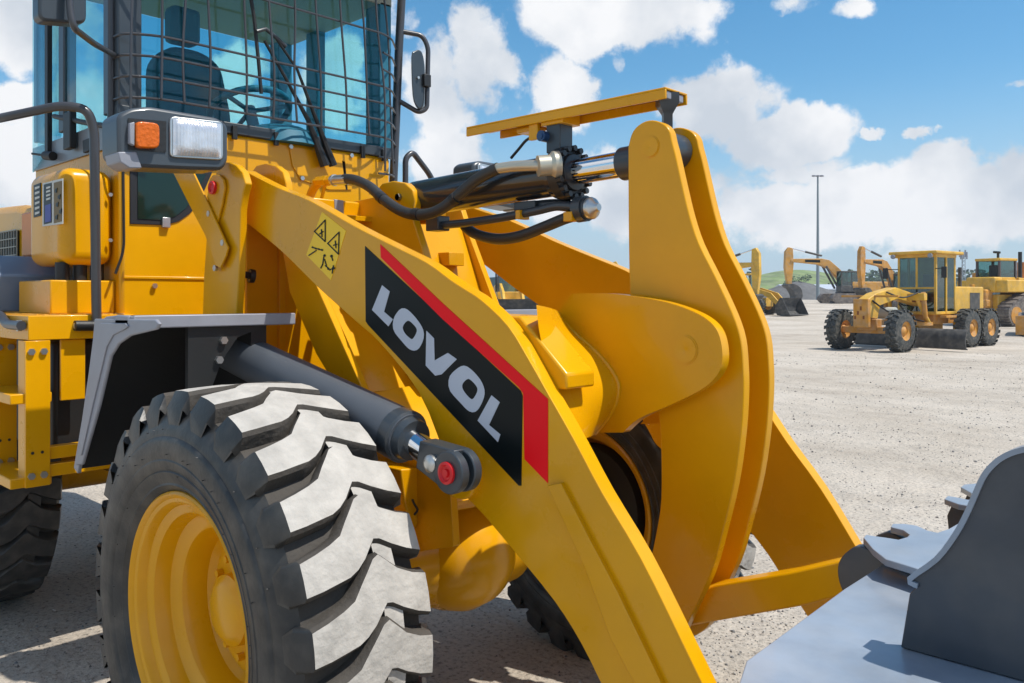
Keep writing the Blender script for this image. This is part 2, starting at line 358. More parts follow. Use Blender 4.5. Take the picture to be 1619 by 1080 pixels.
# ---- wheels
GRV = mat('dusty_groove', (.06, .053, .045), .8, var=.35, vscale=9, bump=.4, bscale=60)
RUBK = mat('rear_tread', (.04, .04, .04), .7, var=.3, dust=.15)
def make_wheel(parent, cx, cy, out, label=None, tm=None):
    """out = -1: face towards -Y, +1 towards +Y"""
    RT, RB, w = .674, .617, .18; c = Vector((cx, cy, .66))
    ax = Vector((0, out, 0))
    # hub with bolts
    bm = bmesh.new()
    lathe(bm, c, ax, [(-.16, .10), (-.10, .15), (-.02, .15), (-.02, .18), (.0, .18), (.0, .11), (.05, .105), (.06, .09), (.07, .075), (.072, 0)], 32)
    for i in range(12):
        a = 2*PI*i/12; p = c+Vector((math.cos(a)*.15, out*-.001, math.sin(a)*.15)); cyl(bm, p, p+ax*.022, .012, 6)
    hub = link('wheel', bm, YEL, parent, label=label)
    # rim
    bm = bmesh.new()
    lathe(bm, c, ax, [(-.02, .14), (-.02, .215), (.0, .232), (.06, .242), (.075, .250), (.082, .262), (.086, .280), (.094, .292), (.125, .300), (.140, .306), (.147, .318), (.152, .332), (.172, .340), (.178, .345), (.182, .356), (.190, .362), (.195, .370), (.190, .377), (.178, .380), (.165, .375), (-.165, .375), (-.178, .380), (-.190, .377), (-.195, .370), (-.190, .362), (-.178, .345), (-.150, .335), (-.13, .31), (-.06, .305), (-.04, .25), (-.04, .14)], 64, cap=False)
    bolt(bm, c+Vector((.16*1.3, out*.0, .19)), ax, .014, .03); 
    link('rim', bm, YEL, hub, smooth=25)
    bm = bmesh.new(); lathe(bm, c, ax, [(-.15, .17), (-.13, .27), (-.07, .28), (-.055, .2), (-.055, .13)], 40, cap=False); link('rim_shade_drum', bm, BLK, hub)  # black drum added to darken the open inside of the rim
    # tyre
    bm = bmesh.new()
    half = [(.165, .362), (.182, .376), (.196, .390), (.203, .397), (.201, .403), (.210, .42), (.216, .436), (.213, .44), (.220, .45), (.2225, .47), (.2205, .474), (.224, .49), (.222, .525), (.219, .535), (.214, .54), (.213, .55), (.206, .57), (.196, .592), (.178, RB), (.09, RB+.004)]
    prof = [(-h, r) for h, r in half]+[(0, RB+.006)]+[(h, r) for h, r in half[::-1]]
    lathe(bm, c, ax, prof, 96, cap=False)
    for f in bm.faces:
        m_ = f.calc_center_median()-c; m_.y = 0
        if m_.length > RB-.008: f.material_index = 2
    for k in range(70):
        a_ = 2*PI*k/70+random.uniform(-.03, .03); r_ = random.choice((.43, .49, .53, .56)); p = c+Vector((math.cos(a_)*r_, out*(.2235 if r_ > .45 and r_ < .54 else .212), math.sin(a_)*r_)); cyl(bm, p, p+ax*.006, .0012, 4)
    N = 26; pit = 2*PI/N
    ys = [-1, -.75, -.5, -.3, -.15, .0, .12, .22, .32, .5, .75, 1]
    lo = [0, .03, .08, .12, .20, .33, .48, .60, .58, .46, .33, .24]
    wd = [.62, .66, .70, .76, .88, .93, .93, .90, .78, .72, .72, .74]
    def P(ang, y, r): return c+Vector((math.cos(ang)*r, y, math.sin(ang)*r))
    for k in range(N):
        a0 = k*pit+R(5); rows = []
        for y, l, q in zip(ys, lo, wd):
            if y > .12 and q > .86: q = .86
            yy = y*w; l0 = a0+l*pit; l1 = l0+q*pit; rt = RT-.006*abs(y)**3; m_ = (l0+l1)/2
            rows.append([bm.verts.new(P(l0-.012, yy, RB-.012)), bm.verts.new(P(l0, yy, rt-.011)), bm.verts.new(P(l0+.014, yy, rt)), bm.verts.new(P(m_, yy, rt+.001)), bm.verts.new(P(l1-.014, yy, rt)), bm.verts.new(P(l1, yy, rt-.011)), bm.verts.new(P(l1+.012, yy, RB-.012))])
        for a, b in zip(rows, rows[1:]):
            for i in range(6):
                f = bm.faces.new((a[i], a[i+1], b[i+1], b[i])); f.material_index = 1 if i in (2, 3) else 2
        # tie bar bridging the groove near the middle, with a sipe cut in it
        for ya, yb, f0, f1 in ((.20, .52, .0, .0),):
            va = []
            for yy_ in (ya, yb):
                i_0 = max(i for i in range(len(ys)) if ys[i] <= yy_); tt = (yy_-ys[i_0])/(ys[i_0+1]-ys[i_0]); l_ = lo[i_0]*(1-tt)+lo[i_0+1]*tt; q_ = wd[i_0]*(1-tt)+wd[i_0+1]*tt
                A0 = a0+(l_+q_)*pit-.01; A1 = a0+(l_+1)*pit+.01
                va.append([bm.verts.new(P(A0, yy_*w, RT-.012)), bm.verts.new(P(A1, yy_*w, RT-.012)), bm.verts.new(P(A1, yy_*w, RB-.01)), bm.verts.new(P(A0, yy_*w, RB-.01))])
            for i in range(4): bm.faces.new((va[0][i], va[0][(i+1) % 4], va[1][(i+1) % 4], va[1][i])).material_index = 1 if i == 0 else 0
            bm.faces.new(va[0]); bm.faces.new(va[1])
        for row, s in ((rows[0], -1), (rows[-1], 1)):
            # shoulder block running down the side wall
            l0 = a0+(lo[0] if s < 0 else lo[-1])*pit; l1 = l0+(wd[0] if s < 0 else wd[-1])*pit; m_ = (l0+l1)/2
            e1 = [bm.verts.new(P(a, s*(w+.022), RT-.055)) for a in (l0-.01, l0, l0+.006, m_, l1-.006, l1, l1+.01)]
            e2 = [bm.verts.new(P(m_+(a-m_)*.55, s*(w+.026), RT-.115)) for a in (l0-.01, l0, l0+.006, m_, l1-.006, l1, l1+.01)]
            for A, B in ((row, e1), (e1, e2)):
                for i in range(6): bm.faces.new((A[i], A[i+1], B[i+1], B[i]))
            bm.faces.new((row[0], e1[0], bm.verts.new(P(l0-.012, s*(w-.005), RB-.03))))
            bm.faces.new((row[6], e1[6], bm.verts.new(P(l1+.012, s*(w-.005), RB-.03))))
    link('tyre', bm, [RUB, tm or RUBT, GRV if tm is None else RUB], hub, smooth=32)
    return hub
w1 = make_wheel(LD, 0, -.904, -1)
w2 = make_wheel(LD, 0, .904, 1)
w3 = make_wheel(LD, -2.78, -.904, -1, tm=RUBK)
w4 = make_wheel(LD, -2.78, .904, 1, tm=RUBK)

# ---- front axle with round differential housing
bm = bmesh.new()
lathe(bm, (0, -.72, .66), (0, 1, 0), [(0, .16), (.12, .155), (.20, .12), (.34, .115), (.44, .15), (.52, .19), (.72, .20), (.92, .19), (1.0, .15), (1.10, .115), (1.24, .12), (1.32, .155), (1.44, .16)], 32)
lathe(bm, (-.15, -.07, .66), (1, 0, 0), [(-.12, .10), (0, .20), (.10, .218), (.20, .218), (.29, .198), (.36, .155), (.40, .10), (.418, .05), (.42, 0)], 48)
axle = link('front_axle', bm, YEL, LD, smooth=60)
bm = bmesh.new(); p = atX(795, 872, .20)
box(bm, atX(796, 872, .205), (.06, .035, .10)); link('casting_rib', bm, YEL, axle, bevel=.008)
bm = bmesh.new(); q = atX(789, 900, .245); lathe(bm, q, (1, -.4, 0), [(-.01, .017), (.012, .017), (.014, .012), (.006, .008), (.006, 0)], 20); link('drain_plug', bm, REDC, axle)

# ---- front frame between the wheels
bm = bmesh.new()
for Y, th in ((-.37, .03), (.30, .03)):
    P = [(-.62, 2.02), (-.46, 1.70), (-.10, 1.24), (.34, 1.06), (.36, .80), (.10, .72), (-.30, .72)]+[(q.x, q.z) for q in traceY([(560, 660), (500, 560), (458, 462), (447, 400), (430, 340)], -.37)] if Y < 0 else \
        [(-.80, 2.06), (-.36, 2.06), (-.27, 1.86), (-.04, 1.42), (.30, 1.10), (.34, .80), (.10, .72), (-.9, .72)]
    slab(bm, [Vector((x, Y, z)) for x, z in P], (0, th, 0))
front = link('front_frame', bm, YEL, LD, bevel=.003)
def quad(bm, pts, th):
    a, b, c_, d_ = [Vector(p) for p in pts]; n = (b-a).cross(d_-a).normalized(); slab(bm, (a, b, c_, d_), n*th)
bm = bmesh.new()
quad(bm, [(-.50, -.338, 1.66), (-.50, .0, 1.66), (-.16, .0, 1.25), (-.16, -.338, 1.25)], .02)
quad(bm, [(-.33, -.105, 1.93), (-.33, .298, 1.93), (-.06, .298, 1.30), (-.06, -.105, 1.30)], .02)
slab(bm, [(-.335, -.11, 1.93), (-.065, -.11, 1.30), (-.5, -.11, 1.30), (-.7, -.11, 1.93)], (0, .004, 0))
quad(bm, [(-.16, -.338, 1.245), (-.12, .298, 1.295), (.30, .298, .92), (.30, -.338, .92)], .02)
link('front_plate', bm, YEL, front, bevel=.002)
# wide plate behind the lift arm, plus hidden top sheet added to shade it
bm = bmesh.new(); bx(bm, -.84, -.82, -.44, .30, .85, 1.98); bx(bm, -.82, -.36, -.44, -.12, 1.90, 1.92); bx(bm, -.82, -.80, -.30, -.27, .85, 1.9); link('bulkhead_and_shade_sheet', bm, YEL, front, bevel=.002)
bm = bmesh.new(); slab(bm, [atX(u, v, -.44) for u, v in ((495, 312), (568, 320), (572, 326), (571, 372), (498, 368))], (-.22, 0, 0)); cbx = link('valve_cover', bm, YEL, front, bevel=.006)
bm = bmesh.new(); slab(bm, [atX(u, v, -.437) for u, v in ((529, 315), (543, 317), (545, 360), (531, 358))], (-.20, 0, 0)); link('cover_strap', bm, LGREY, cbx, bevel=.002)
bm = bmesh.new(); b0 = atX(713, 410, -.235); box(bm, b0, (.07, .085, .055)); link('bracket', bm, YEL, front, bevel=.003)
# axle seat under the frame, next to the tyre
bm = bmesh.new(); P = [atX(u, v, .18) for u, v in ((634, 742), (725, 735), (770, 800), (700, 812), (668, 815), (655, 840), (640, 800))]; slab(bm, P, (-.22, 0, 0))
link('axle_seat', bm, YEL, front, bevel=.006)
bm = bmesh.new(); tube(bm, [atX(u, v, .20) for u, v in ((652, 790), (655, 797), (660, 806), (655, 814))], .004, 8); link('breather_hose', bm, BLK, front)

# near tower plates
TWR = [(345, 262), (352, 256), (362, 256), (373, 261), (383, 272), (388, 290), (384, 305), (380, 330), (378, 420), (372, 520), (368, 620), (318, 620), (320, 500), (322, 440), (326, 380), (330, 330), (338, 285)]
tower = plateY('tower_plate', TWR, -.60, .03, YEL, LD, bevel=.004)
i_ = [(395, 275), (405, 262), (420, 258), (436, 262), (447, 272), (452, 290), (455, 320), (455, 345), (420, 345), (400, 342), (388, 340)]
plateY('tower_plate', i_, -.44, .03, YEL, LD, bevel=.004)
for Y in (.41, .57):
    bm = bmesh.new(); slab(bm, [Vector((p.x, Y, p.z)) for p in traceY(TWR, -.60)], (0, .03, 0)); link('tower_plate', bm, YEL, LD, bevel=.004)
# pin lock on the near tower
pl_ = [(331, 283), (337, 276), (346, 276), (353, 284), (355, 296), (350, 325), (343, 352), (338, 356), (333, 340), (327, 312)]
lock = plateY('pin_lock_plate', pl_, -.612, .010, YEL, tower, bevel=.003)
bm = bmesh.new(); lathe(bm, atY(338, 297, -.612), (0, -1, 0), [(0, .026), (.012, .026), (.014, .018), (.008, .012), (.008, 0)], 24); link('pin_cap', bm, REDC, tower)
for u, v in ((333, 338), (355, 384), (343, 424)):
    bm = bmesh.new(); bolt(bm, atY(u, v, -.612), (0, -1, 0), .013, .012); link('bolt', bm, ZINC, tower)

# ---- lift arms
TOP = [(380, 268), (398, 276), (440, 297), (490, 317), (560, 357), (625, 390), (675, 415), (712, 442), (735, 457), (762, 475), (803, 515), (838, 572), (869, 627), (907, 694), (952, 779), (1013, 882), (1079, 1015), (1150, 1165), (1185, 1260)]
BOT = [(1150, 1310), (1090, 1330), (1040, 1250), (960, 1100), (919, 1018), (876, 950), (813, 872), (765, 815), (730, 777), (712, 740), (700, 712), (662, 620), (600, 542), (567, 512), (520, 470), (490, 442), (450, 402), (415, 372), (387, 350), (366, 330), (352, 305), (356, 280)]
def arm_outline(Y0):
    P = traceY(TOP, Y0)+traceY(BOT, Y0)
    return smooth_curve([(p.x, p.z, 0) for p in P], 3, closed=True)
AO = arm_outline(-.53)
arms = []
for y0 in (-.53, .48):
    bm = bmesh.new(); slab(bm, [(p.x, y0, p.y) for p in AO], (0, .05, 0)); arms.append(link('lift_arm', bm, YEL, LD, bevel=.002, smooth=45))
near_arm, far_arm = arms
# pin boss and pin of the lift cylinder
for y0, s, A in ((-.53, -1, near_arm), (.53, 1, far_arm)):
    bm = bmesh.new(); c = atY(735, 748, -.53); c.y = y0; cyl(bm, c-Vector((0, s*.02, 0)), c+Vector((0, s*.028, 0)), .072, 40); link('pin_boss', bm, YEL, A, bevel=.006)
# stiffener strip down the arm
plateY('stiffener', [(865, 768), (886, 764), (930, 850), (975, 935), (1045, 1080), (1070, 1140), (1040, 1150), (965, 1010), (925, 900)], -.544, .016, YEL, near_arm, bevel=.002)
# bump stop block inside the near arm
bm = bmesh.new(); P = traceY([(765, 497), (822, 500), (896, 592), (896, 616), (872, 616), (800, 540)], -.48); slab(bm, P, (0, .12, 0)); link('stop_block', bm, YEL, near_arm, bevel=.006)
# decals
dk = plateY('side_decal', [(577, 389), (823, 618), (826, 626), (824, 768), (820, 768), (582, 514), (578, 508)], -.5315, .0015, BLKD, near_arm, bevel=0, label='black decal panel with silver lettering')
LET = {'L': [[(604, 451), (616, 461), (607, 493), (621, 505), (614, 516), (588, 490)]],
       'O': [[(634, 488), (645, 490), (660, 506), (669, 521), (670, 534), (665, 547), (658, 554), (647, 552), (633, 537), (623, 524), (621, 512), (624, 500)],
             [(643, 508), (648, 508), (657, 517), (659, 524), (654, 534), (650, 536), (641, 528), (637, 520), (638, 514)]],
       'V': [[(674, 523), (686, 535), (687, 570), (708, 558), (722, 568), (698, 592), (688, 594), (673, 578)]],
       'O2': [[(729, 579), (741, 581), (757, 597), (765, 612), (766, 625), (760, 641), (752, 651), (741, 650), (727, 636), (712, 619), (709, 607), (712, 593)],
              [(738, 600), (743, 600), (752, 609), (755, 617), (750, 628), (745, 631), (736, 622), (731, 613), (732, 606)]],
       'L2': [[(777, 625), (790, 636), (773, 672), (791, 687), (787, 699), (755, 665)]]}
def letter(bm, loops, Y, off):
    outer = smooth_curve([(p.x, p.z, 0) for p in traceY(loops[0], Y)], 4, True) if len(loops) == 2 else [Vector((p.x, p.z, 0)) for p in traceY(loops[0], Y)]
    if len(loops) == 1: slab(bm, [(p.x, Y, p.y) for p in outer], (0, off, 0)); return
    inner = smooth_curve([(p.x, p.z, 0) for p in traceY(loops[1], Y)], 4, True)
    n = 36
    def resample(C):
        cx = sum(p.x for p in C)/len(C); cy = sum(p.y for p in C)/len(C); L = []
        for i in range(n):
            a = 2*PI*i/n; best = None
            for j in range(len(C)):
                p, q = C[j], C[(j+1) % len(C)]; d = Vector((math.cos(a), math.sin(a)))
                e = Vector((q.x-p.x, q.y-p.y)); den = d.x*e.y-d.y*e.x
                if abs(den) < 1e-12: continue
                w = Vector((p.x-cx0, p.y-cy0)); t = (w.x*e.y-w.y*e.x)/den; s = (w.x*d.y-w.y*d.x)/den
                if t > 0 and -1e-6 <= s <= 1+1e-6 and (best is None or t > best): best = t
            L.append((cx0+math.cos(a)*best, cy0+math.sin(a)*best))
        return L
    cx0 = sum(p.x for p in inner)/len(inner); cy0 = sum(p.y for p in inner)/len(inner)
    A, B = resample(outer), resample(inner)
    va = [bm.verts.new((x, Y, z)) for x, z in A]; vb = [bm.verts.new((x, Y, z)) for x, z in B]
    for i in range(n): bm.faces.new((va[i], va[(i+1) % n], vb[(i+1) % n], vb[i]))
bm = bmesh.new()
for k in LET: letter(bm, LET[k], -.5330, .001)
link('lettering', bm, SILV, near_arm, smooth=10)
plateY('stripe_decal', [(601, 386), (700, 480), (866, 631), (866, 764), (829, 726), (827, 622), (820, 612), (700, 505), (602, 407)], -.5318, .0015, REDD, near_arm, bevel=0, label='red stripe decal')
plateY('warning_sticker', [(509, 335), (547, 365), (523, 443), (484, 403)], -.5315, .0015, DECY, near_arm, bevel=0)
bm = bmesh.new()
def stroke(bm, pts, w, Y):
    for (u0, v0), (u1, v1) in zip(pts, pts[1:]):
        a, b = Vector((u0, v0)), Vector((u1, v1)); n = Vector((-(b-a).y, (b-a).x)).normalized()*w/2; t = (b-a).normalized()*w*.3
        bm.faces.new([bm.verts.new(atY(q.x, q.y, Y)) for q in (a+n-t, b+n+t, b-n+t, a-n-t)])
for tr in ([(514, 348), (497, 366), (514, 382), (514, 348)], [(536, 367), (518, 385), (535, 402), (536, 367)], [(508, 363), (509, 374)], [(505, 370), (511, 366)], [(530, 381), (531, 392)], [(527, 388), (533, 386)],
           [(493, 391), (510, 396)], [(488, 404), (500, 396)], [(512, 405), (510, 418), (507, 424)], [(513, 410), (516, 420)], [(524, 405), (526, 412)], [(527, 420), (525, 432)], [(514, 420), (519, 424)], [(521, 427), (527, 424)]):
    stroke(bm, tr, 1.9, -.5330)
for u, v, s in ((513, 404, 2.2), (524, 405, 2.4), (527, 424, 2.6), (519, 425, 2), (494, 391, 1.6), (499, 393, 1.6), (504, 394, 1.6), (509, 395, 1.6)):
    bm.faces.new([bm.verts.new(atY(u+s*math.cos(a*PI/3), v+s*math.sin(a*PI/3), -.5332)) for a in range(6)])
link('sticker_symbols', bm, BLKD, near_arm)

# ---- cross tube and bellcrank bracket
bm = bmesh.new()
lathe(bm, (.72, -.48, 1.36), (0, 1, 0), [(0, .125), (.96, .125)], 48)
xt = link('cross_tube', bm, YEL, LD)
def fish(s, off=0):
    bm = bmesh.new()
    weld = [(880, 497), (905, 525), (945, 560), (972, 595), (978, 620), (965, 655), (940, 684)]
    nose = [(985, 684), (1010, 662), (1060, 640), (1105, 618), (1128, 600), (1140, 580), (1142, 555), (1135, 525), (1118, 505), (1090, 490), (1050, 477), (1000, 468), (960, 464), (905, 464)]
    Wd = smooth_curve(traceY(weld, -.22), 4); Ns = smooth_curve(traceY(nose, -.22), 4)
    plate = Wd+Ns
    back = smooth_curve(traceY([(848, 482), (852, 520), (860, 560), (868, 600), (880, 640), (892, 672), (905, 700)], -.475), 4)
    S_ = (lambda p: Vector((p.x, p.y, p.z))) if s > 0 else (lambda p: Vector((p.x, .05+(-p.y-.22)*1.69, p.z)))
    slab(bm, [S_(p) for p in plate], (0, .035*s, 0))
    # flare sweeping out from the weld line to the lift arm
    rows = []
    for i, (a, b) in enumerate(zip(Wd, back)):
        row = []
        for j in range(7):
            t = j/6; e = t*t*(3-2*t); p = a.lerp(b, t); p.y = a.y+(b.y-a.y)*(t**1.5); row.append(bm.verts.new(S_(p)))
        rows.append(row)
    for a, b in zip(rows, rows[1:]):
        for j in range(6): bm.faces.new((a[j], a[j+1], b[j+1], b[j]))
    o = link('bellcrank_bracket', bm, YEL, LD, smooth=50)
    bm = bmesh.new(); tube(bm, [S_(p)+Vector((0, -.001*s, 0)) for p in Wd], .009, 8, sm=1); link('weld_bead', bm, YEL, o, smooth=80)
    bm = bmesh.new(); c = S_(atY(1083, 553, -.22)); lathe(bm, c, (0, -s, 0), [(0, .040), (.002, .040), (.002, .036), (.004, .036), (.004, .003), (.003, 0)], 40); link('pivot_pin', bm, YEL, o)
    # top closing sheet
    return o
fish(1); fish(-1, -.11)
# sheet that closes the brackets over the tube
# ---- bellcrank (two bowed plates)
BCL = [(1062, 222), (1058, 206), (1048, 195), (1031, 190), (1015, 194), (1001, 207), (994, 228), (993, 250), (994, 400), (998, 480), (1015, 570), (1034, 620), (1042, 660), (1045, 707), (1045, 787), (1039, 833), (1028, 886), (1015, 930), (1010, 975), (1020, 1010), (1048, 1030), (1075, 1015), (1085, 990), (1123, 909), (1142, 844), (1161, 764), (1172, 685), (1176, 620), (1175, 576), (1171, 535), (1158, 495), (1131, 437), (1105, 385), (1090, 340), (1078, 290), (1068, 245)]
bo = [(p.x, p.z) for p in smooth_curve([(p.x, 0, p.z) for p in traceY(BCL, -.15)], 3, True)]
bm = bmesh.new()
slab(bm, [(x, -.15, z) for x, z in bo], (0, .033, 0)); bell = link('bellcrank', bm, YEL, LD, bevel=.003, smooth=50)
bm = bmesh.new(); slab(bm, [(x, -.005, z) for x, z in bo], (0, .033, 0)); link('second_plate', bm, YEL, bell, bevel=.003, smooth=50)
c = atY(1028, 232, -.15)
for s, y in ((-1, -.15), (1, .028)):
    bm = bmesh.new(); lathe(bm, (c.x, y, c.z), (0, s, 0), [(0, .032), (.0015, .032), (.0015, .029), (.004, .029), (.004, .003), (.003, 0)], 32)
    link('rod_pin', bm, YEL, bell)
# link from the bellcrank to the bucket
bm = bmesh.new()
La = atY(1040, 975, -.03); Lb = atY(1390, 905, -.03)
P = [atY(u, v, -.10)+Vector((0, .06, 0)) for u, v in ((1040, 955), (1130, 925), (1250, 905), (1340, 884), (1400, 878), (1410, 930), (1345, 938), (1270, 958), (1190, 972), (1090, 990), (1045, 1005))]
slab(bm, [q-Vector((0, .06, 0)) for q in P], (0, .07, 0)); link('bucket_link', bm, YEL, LD, bevel=.006)

# ---- tilt cylinder
YM = -.061
A = atY(640, 318, YM); Bq = atY(1045, 243, YM); Bq.z = A.z+.035
axv = (Bq-A).normalized()
def on(u, v=None):                       # point of the cylinder's axis at photograph column u
    q = ray(u, 0); # intersect in plan with y = 0
    t = (YM-CAM.y)/q.y; x = CAM.x+q.x*t; k = (x-A.x)/(Bq.x-A.x); return A.lerp(Bq, k)
bm = bmesh.new()
p0, p1 = on(660), on(893); Lb_ = (p1-p0).length
lathe(bm, p0, axv, [(-.04, .05), (-.02, .064), (0, .069), (Lb_-.03, .069), (Lb_-.03, .080), (Lb_, .080)], 40)
lathe(bm, p0-axv*.07, (0, 1, 0), [(-.045, .055), (.035, .055)], 24)
GBLK = mat('gloss_black_paint', (.022, .026, .03), .22, coat=.6, var=.15, vscale=6)
tc_ = link('tilt_cylinder', bm, GBLK, LD)
bm = bmesh.new(); g0 = p1-axv*.005
lathe(bm, g0, axv, [(0, .088), (.035, .088), (.037, .062), (.050, .058), (.052, .045)], 40)
u_, v_, w_ = frame_of(axv)
for i in range(16):
    a = 2*PI*i/16; q = g0+(u_*math.cos(a)+v_*math.sin(a))*.079; cyl(bm, q+w_*.03, q+w_*.054, .010, 8)
link('gland', bm, mat('gland_black', (.02, .022, .025), .4), tc_)
bm = bmesh.new(); cyl(bm, p1, on(992), .041, 32); link('piston_rod', bm, CHROME, tc_)
bm = bmesh.new(); cyl(bm, on(985), on(1020), .052, 32); lathe(bm, (c.x, -.115, c.z), (0, 1, 0), [(0, .054), (.108, .054)], 32); link('rod_eye', bm, STEELP, tc_, bevel=.003)
# mounting lugs of the cylinder on the frame
LUG = [(596, 300), (604, 290), (622, 286), (640, 289), (652, 300), (656, 318), (652, 345), (668, 395), (690, 480), (640, 500), (560, 400), (545, 330), (560, 318), (590, 312)]
for y in (-.15, -.02):
    LG = LUG if y < -.1 else LUG[:7]+[(650, 350), (600, 352), (560, 345)]+LUG[11:]
    bm = bmesh.new(); slab(bm, [Vector((p.x, y, p.z)) for p in traceY(LG, -.15)], (0, .035, 0)); lg = link('cylinder_lug', bm, YEL, LD, bevel=.004)
    if y < 0:
        bm = bmesh.new(); bolt(bm, atY(632, 312, -.15), (0, -1, 0), .014, .014); link('lock_bolt', bm, ZINC, lg)
# guard rail above the cylinder
bm = bmesh.new()
gl, gr = atY(737, 205, -.115), atY(1052, 132, -.115); gr.z = gl.z+.0; dgz = gr.z-gl.z
gx0, gx1, gz = gl.x, gr.x, (gl.z+atY(1052, 132, -.115).z)/2
bx(bm, gx0, gx1, -.115, .005, gz-.006, gz); bx(bm, gx0, gx1, -.115, -.107, gz-.034, gz-.006); bx(bm, gx0+.06, gx1, -.003, .005, gz-.034, gz-.006)
guard = link('cylinder_guard', bm, YEL, LD, bevel=.002)
bm = bmesh.new(); q = on(885); bx(bm, q.x-.03, q.x+.03, -.095, -.03, q.z+.07, gz-.034); link('guard_post', bm, STEELP, guard, bevel=.003)
bm = bmesh.new(); bx(bm, q.x-.045, q.x+.05, -.105, -.015, gz-.045, gz-.008); bx(bm, q.x-.10, q.x-.06, -.105, -.09, gz-.085, gz-.02); bx(bm, q.x-.17, q.x-.09, -.09, -.03, gz-.05, gz-.034); link('guard_bracket', bm, YEL, guard, bevel=.002)
bm = bmesh.new(); lathe(bm, (c.x-.0, YM, c.z+.02), (0, 0, 1), [(0, .019), (gz-.07-c.z-.02, .019), (gz-.062-c.z-.02, .024), (gz-.038-c.z-.02, .042), (gz-.008-c.z-.02, .042)], 4); link('guard_post', bm, STEELP, guard)
bm = bmesh.new(); bx(bm, c.x-.02, gx1-.004, -.10, -.012, gz-.030, gz-.008); link('guard_pad', bm, LGREY, guard, bevel=.002)
bm = bmesh.new(); s0 = atY(861, 216, -.10); lathe(bm, s0, (0, -1, 0), [(-.03, .018), (.02, .018), (.02, .01), (.024, .01), (.024, 0)], 16); link('position_sensor', bm, mat('sensor_blue', (.02, .06, .16), .3), guard)
bm = bmesh.new(); tube(bm, [atY(u, v, -.10) for u, v in ((846, 214), (832, 222), (820, 236), (808, 250))], .005, 8); link('sensor_cable', bm, BLK, guard)

# ---- hoses
def hose(name, px, r, m=HOSE, parent=LD, n=12):
    bm = bmesh.new(); tube(bm, [atY(*q) for q in px], r, n); return link(name, bm, m, parent, smooth=70)
h = hose('hydraulic_hose', [(545, 283, -.22), (562, 285, -.22), (585, 296, -.22), (610, 318, -.22), (640, 336, -.22), (672, 339, -.21), (700, 329, -.20), (728, 306, -.19), (755, 283, -.18), (788, 266, -.17)], .0205)
for a_, b_ in (((600, 310, -.22), (606, 315, -.22)), ((655, 338.5, -.215), (663, 339.5, -.215)), ((716, 317, -.195), (722, 312, -.194))):
    bm = bmesh.new(); cyl(bm, atY(*a_), atY(*b_), .0225, 14); link('hose_clamp', bm, BLK, h)
bm = bmesh.new(); tube(bm, [atY(u, v, y) for u, v, y in ((784, 267, -.17), (815, 263, -.165), (845, 262, -.165), (862, 262, -.16))], .018, 14)
lathe(bm, atY(860, 262, -.165), (.55, .8, .1), [(-.02, .022), (-.02, .034), (.02, .034), (.03, .045), (.05, .045)], 20)
link('steel_pipe', bm, mat('bare_pipe', (.55, .52, .42), .35, metal=.6), h)
bm = bmesh.new()
pa, pb = atY(497, 287, -.23), atY(547, 284, -.22); dv = pb-pa
for t0, t1, r in ((0, .12, .012), (.10, .30, .020), (.32, .44, .023), (.44, .60, .020)): cyl(bm, pa+dv*t0, pa+dv*t1, r, 6)
link('pipe_fitting', bm, YEL, h, bevel=.001)
bm = bmesh.new(); cyl(bm, pa+dv*.58, pa+dv*1.05, .021, 16); cyl(bm, pa+dv*.62, pa+dv*.66, .024, 16); link('hose_ferrule', bm, ZINC, h)
bm = bmesh.new(); tube(bm, [atY(u, v, -.22) for u, v in ((515, 290), (512, 300), (507, 320), (503, 335))], .007, 8); tube(bm, [atY(u, v, -.22) for u, v in ((505, 288), (495, 300), (488, 318))], .018, 10); link('branch_pipe', bm, YEL, h)
# lower steel tubes and second hose under the cylinder
bm = bmesh.new()
tube(bm, [atY(u, v, -.10) for u, v in ((690, 357), (740, 352), (800, 343), (850, 333), (882, 326), (918, 328))], .015, 12)
tube(bm, [atY(u, v, -.05) for u, v in ((826, 330), (850, 326), (885, 324), (918, 330))], .020, 12)
lp = link('return_pipe', bm, STEELP, LD, smooth=70)
bm = bmesh.new(); box(bm, atY(692, 354, -.10), (.07, .06, .055)); link('pipe_clamp', bm, STEELP, lp, bevel=.004); bm = bmesh.new(); box(bm, atY(836, 326, -.06), (.10, .05, .03)); link('pipe_clamp', bm, STEELP, lp, bevel=.004)
bm = bmesh.new(); box(bm, atY(826, 340, -.10), (.02, .05, .03)); link('pipe_clamp', bm, YEL, lp, bevel=.002); bm = bmesh.new(); box(bm, atY(904, 343, -.10), (.035, .045, .03)); link('pipe_clamp', bm, YEL, lp, bevel=.002)
bm = bmesh.new(); q = atY(918, 331, -.08); lathe(bm, q, (1, 0, .05), [(-.01, .042), (.025, .042), (.025, .036), (.035, .036)], 20); link('flange', bm, STEELP, lp)
bm = bmesh.new(); lathe(bm, q+Vector((.035, 0, 0)), (1, 0, .05), [(0, .034), (.012, .036), (.02, .032), (.03, .016), (.04, .012), (.04, 0)], 20); link('pipe_cap', bm, ZINC, lp)
hose('hydraulic_hose', [(735, 358, -.04), (752, 370, -.06), (785, 378, -.08), (820, 374, -.09), (858, 360, -.09), (895, 345, -.09), (920, 338, -.08)], .0195)

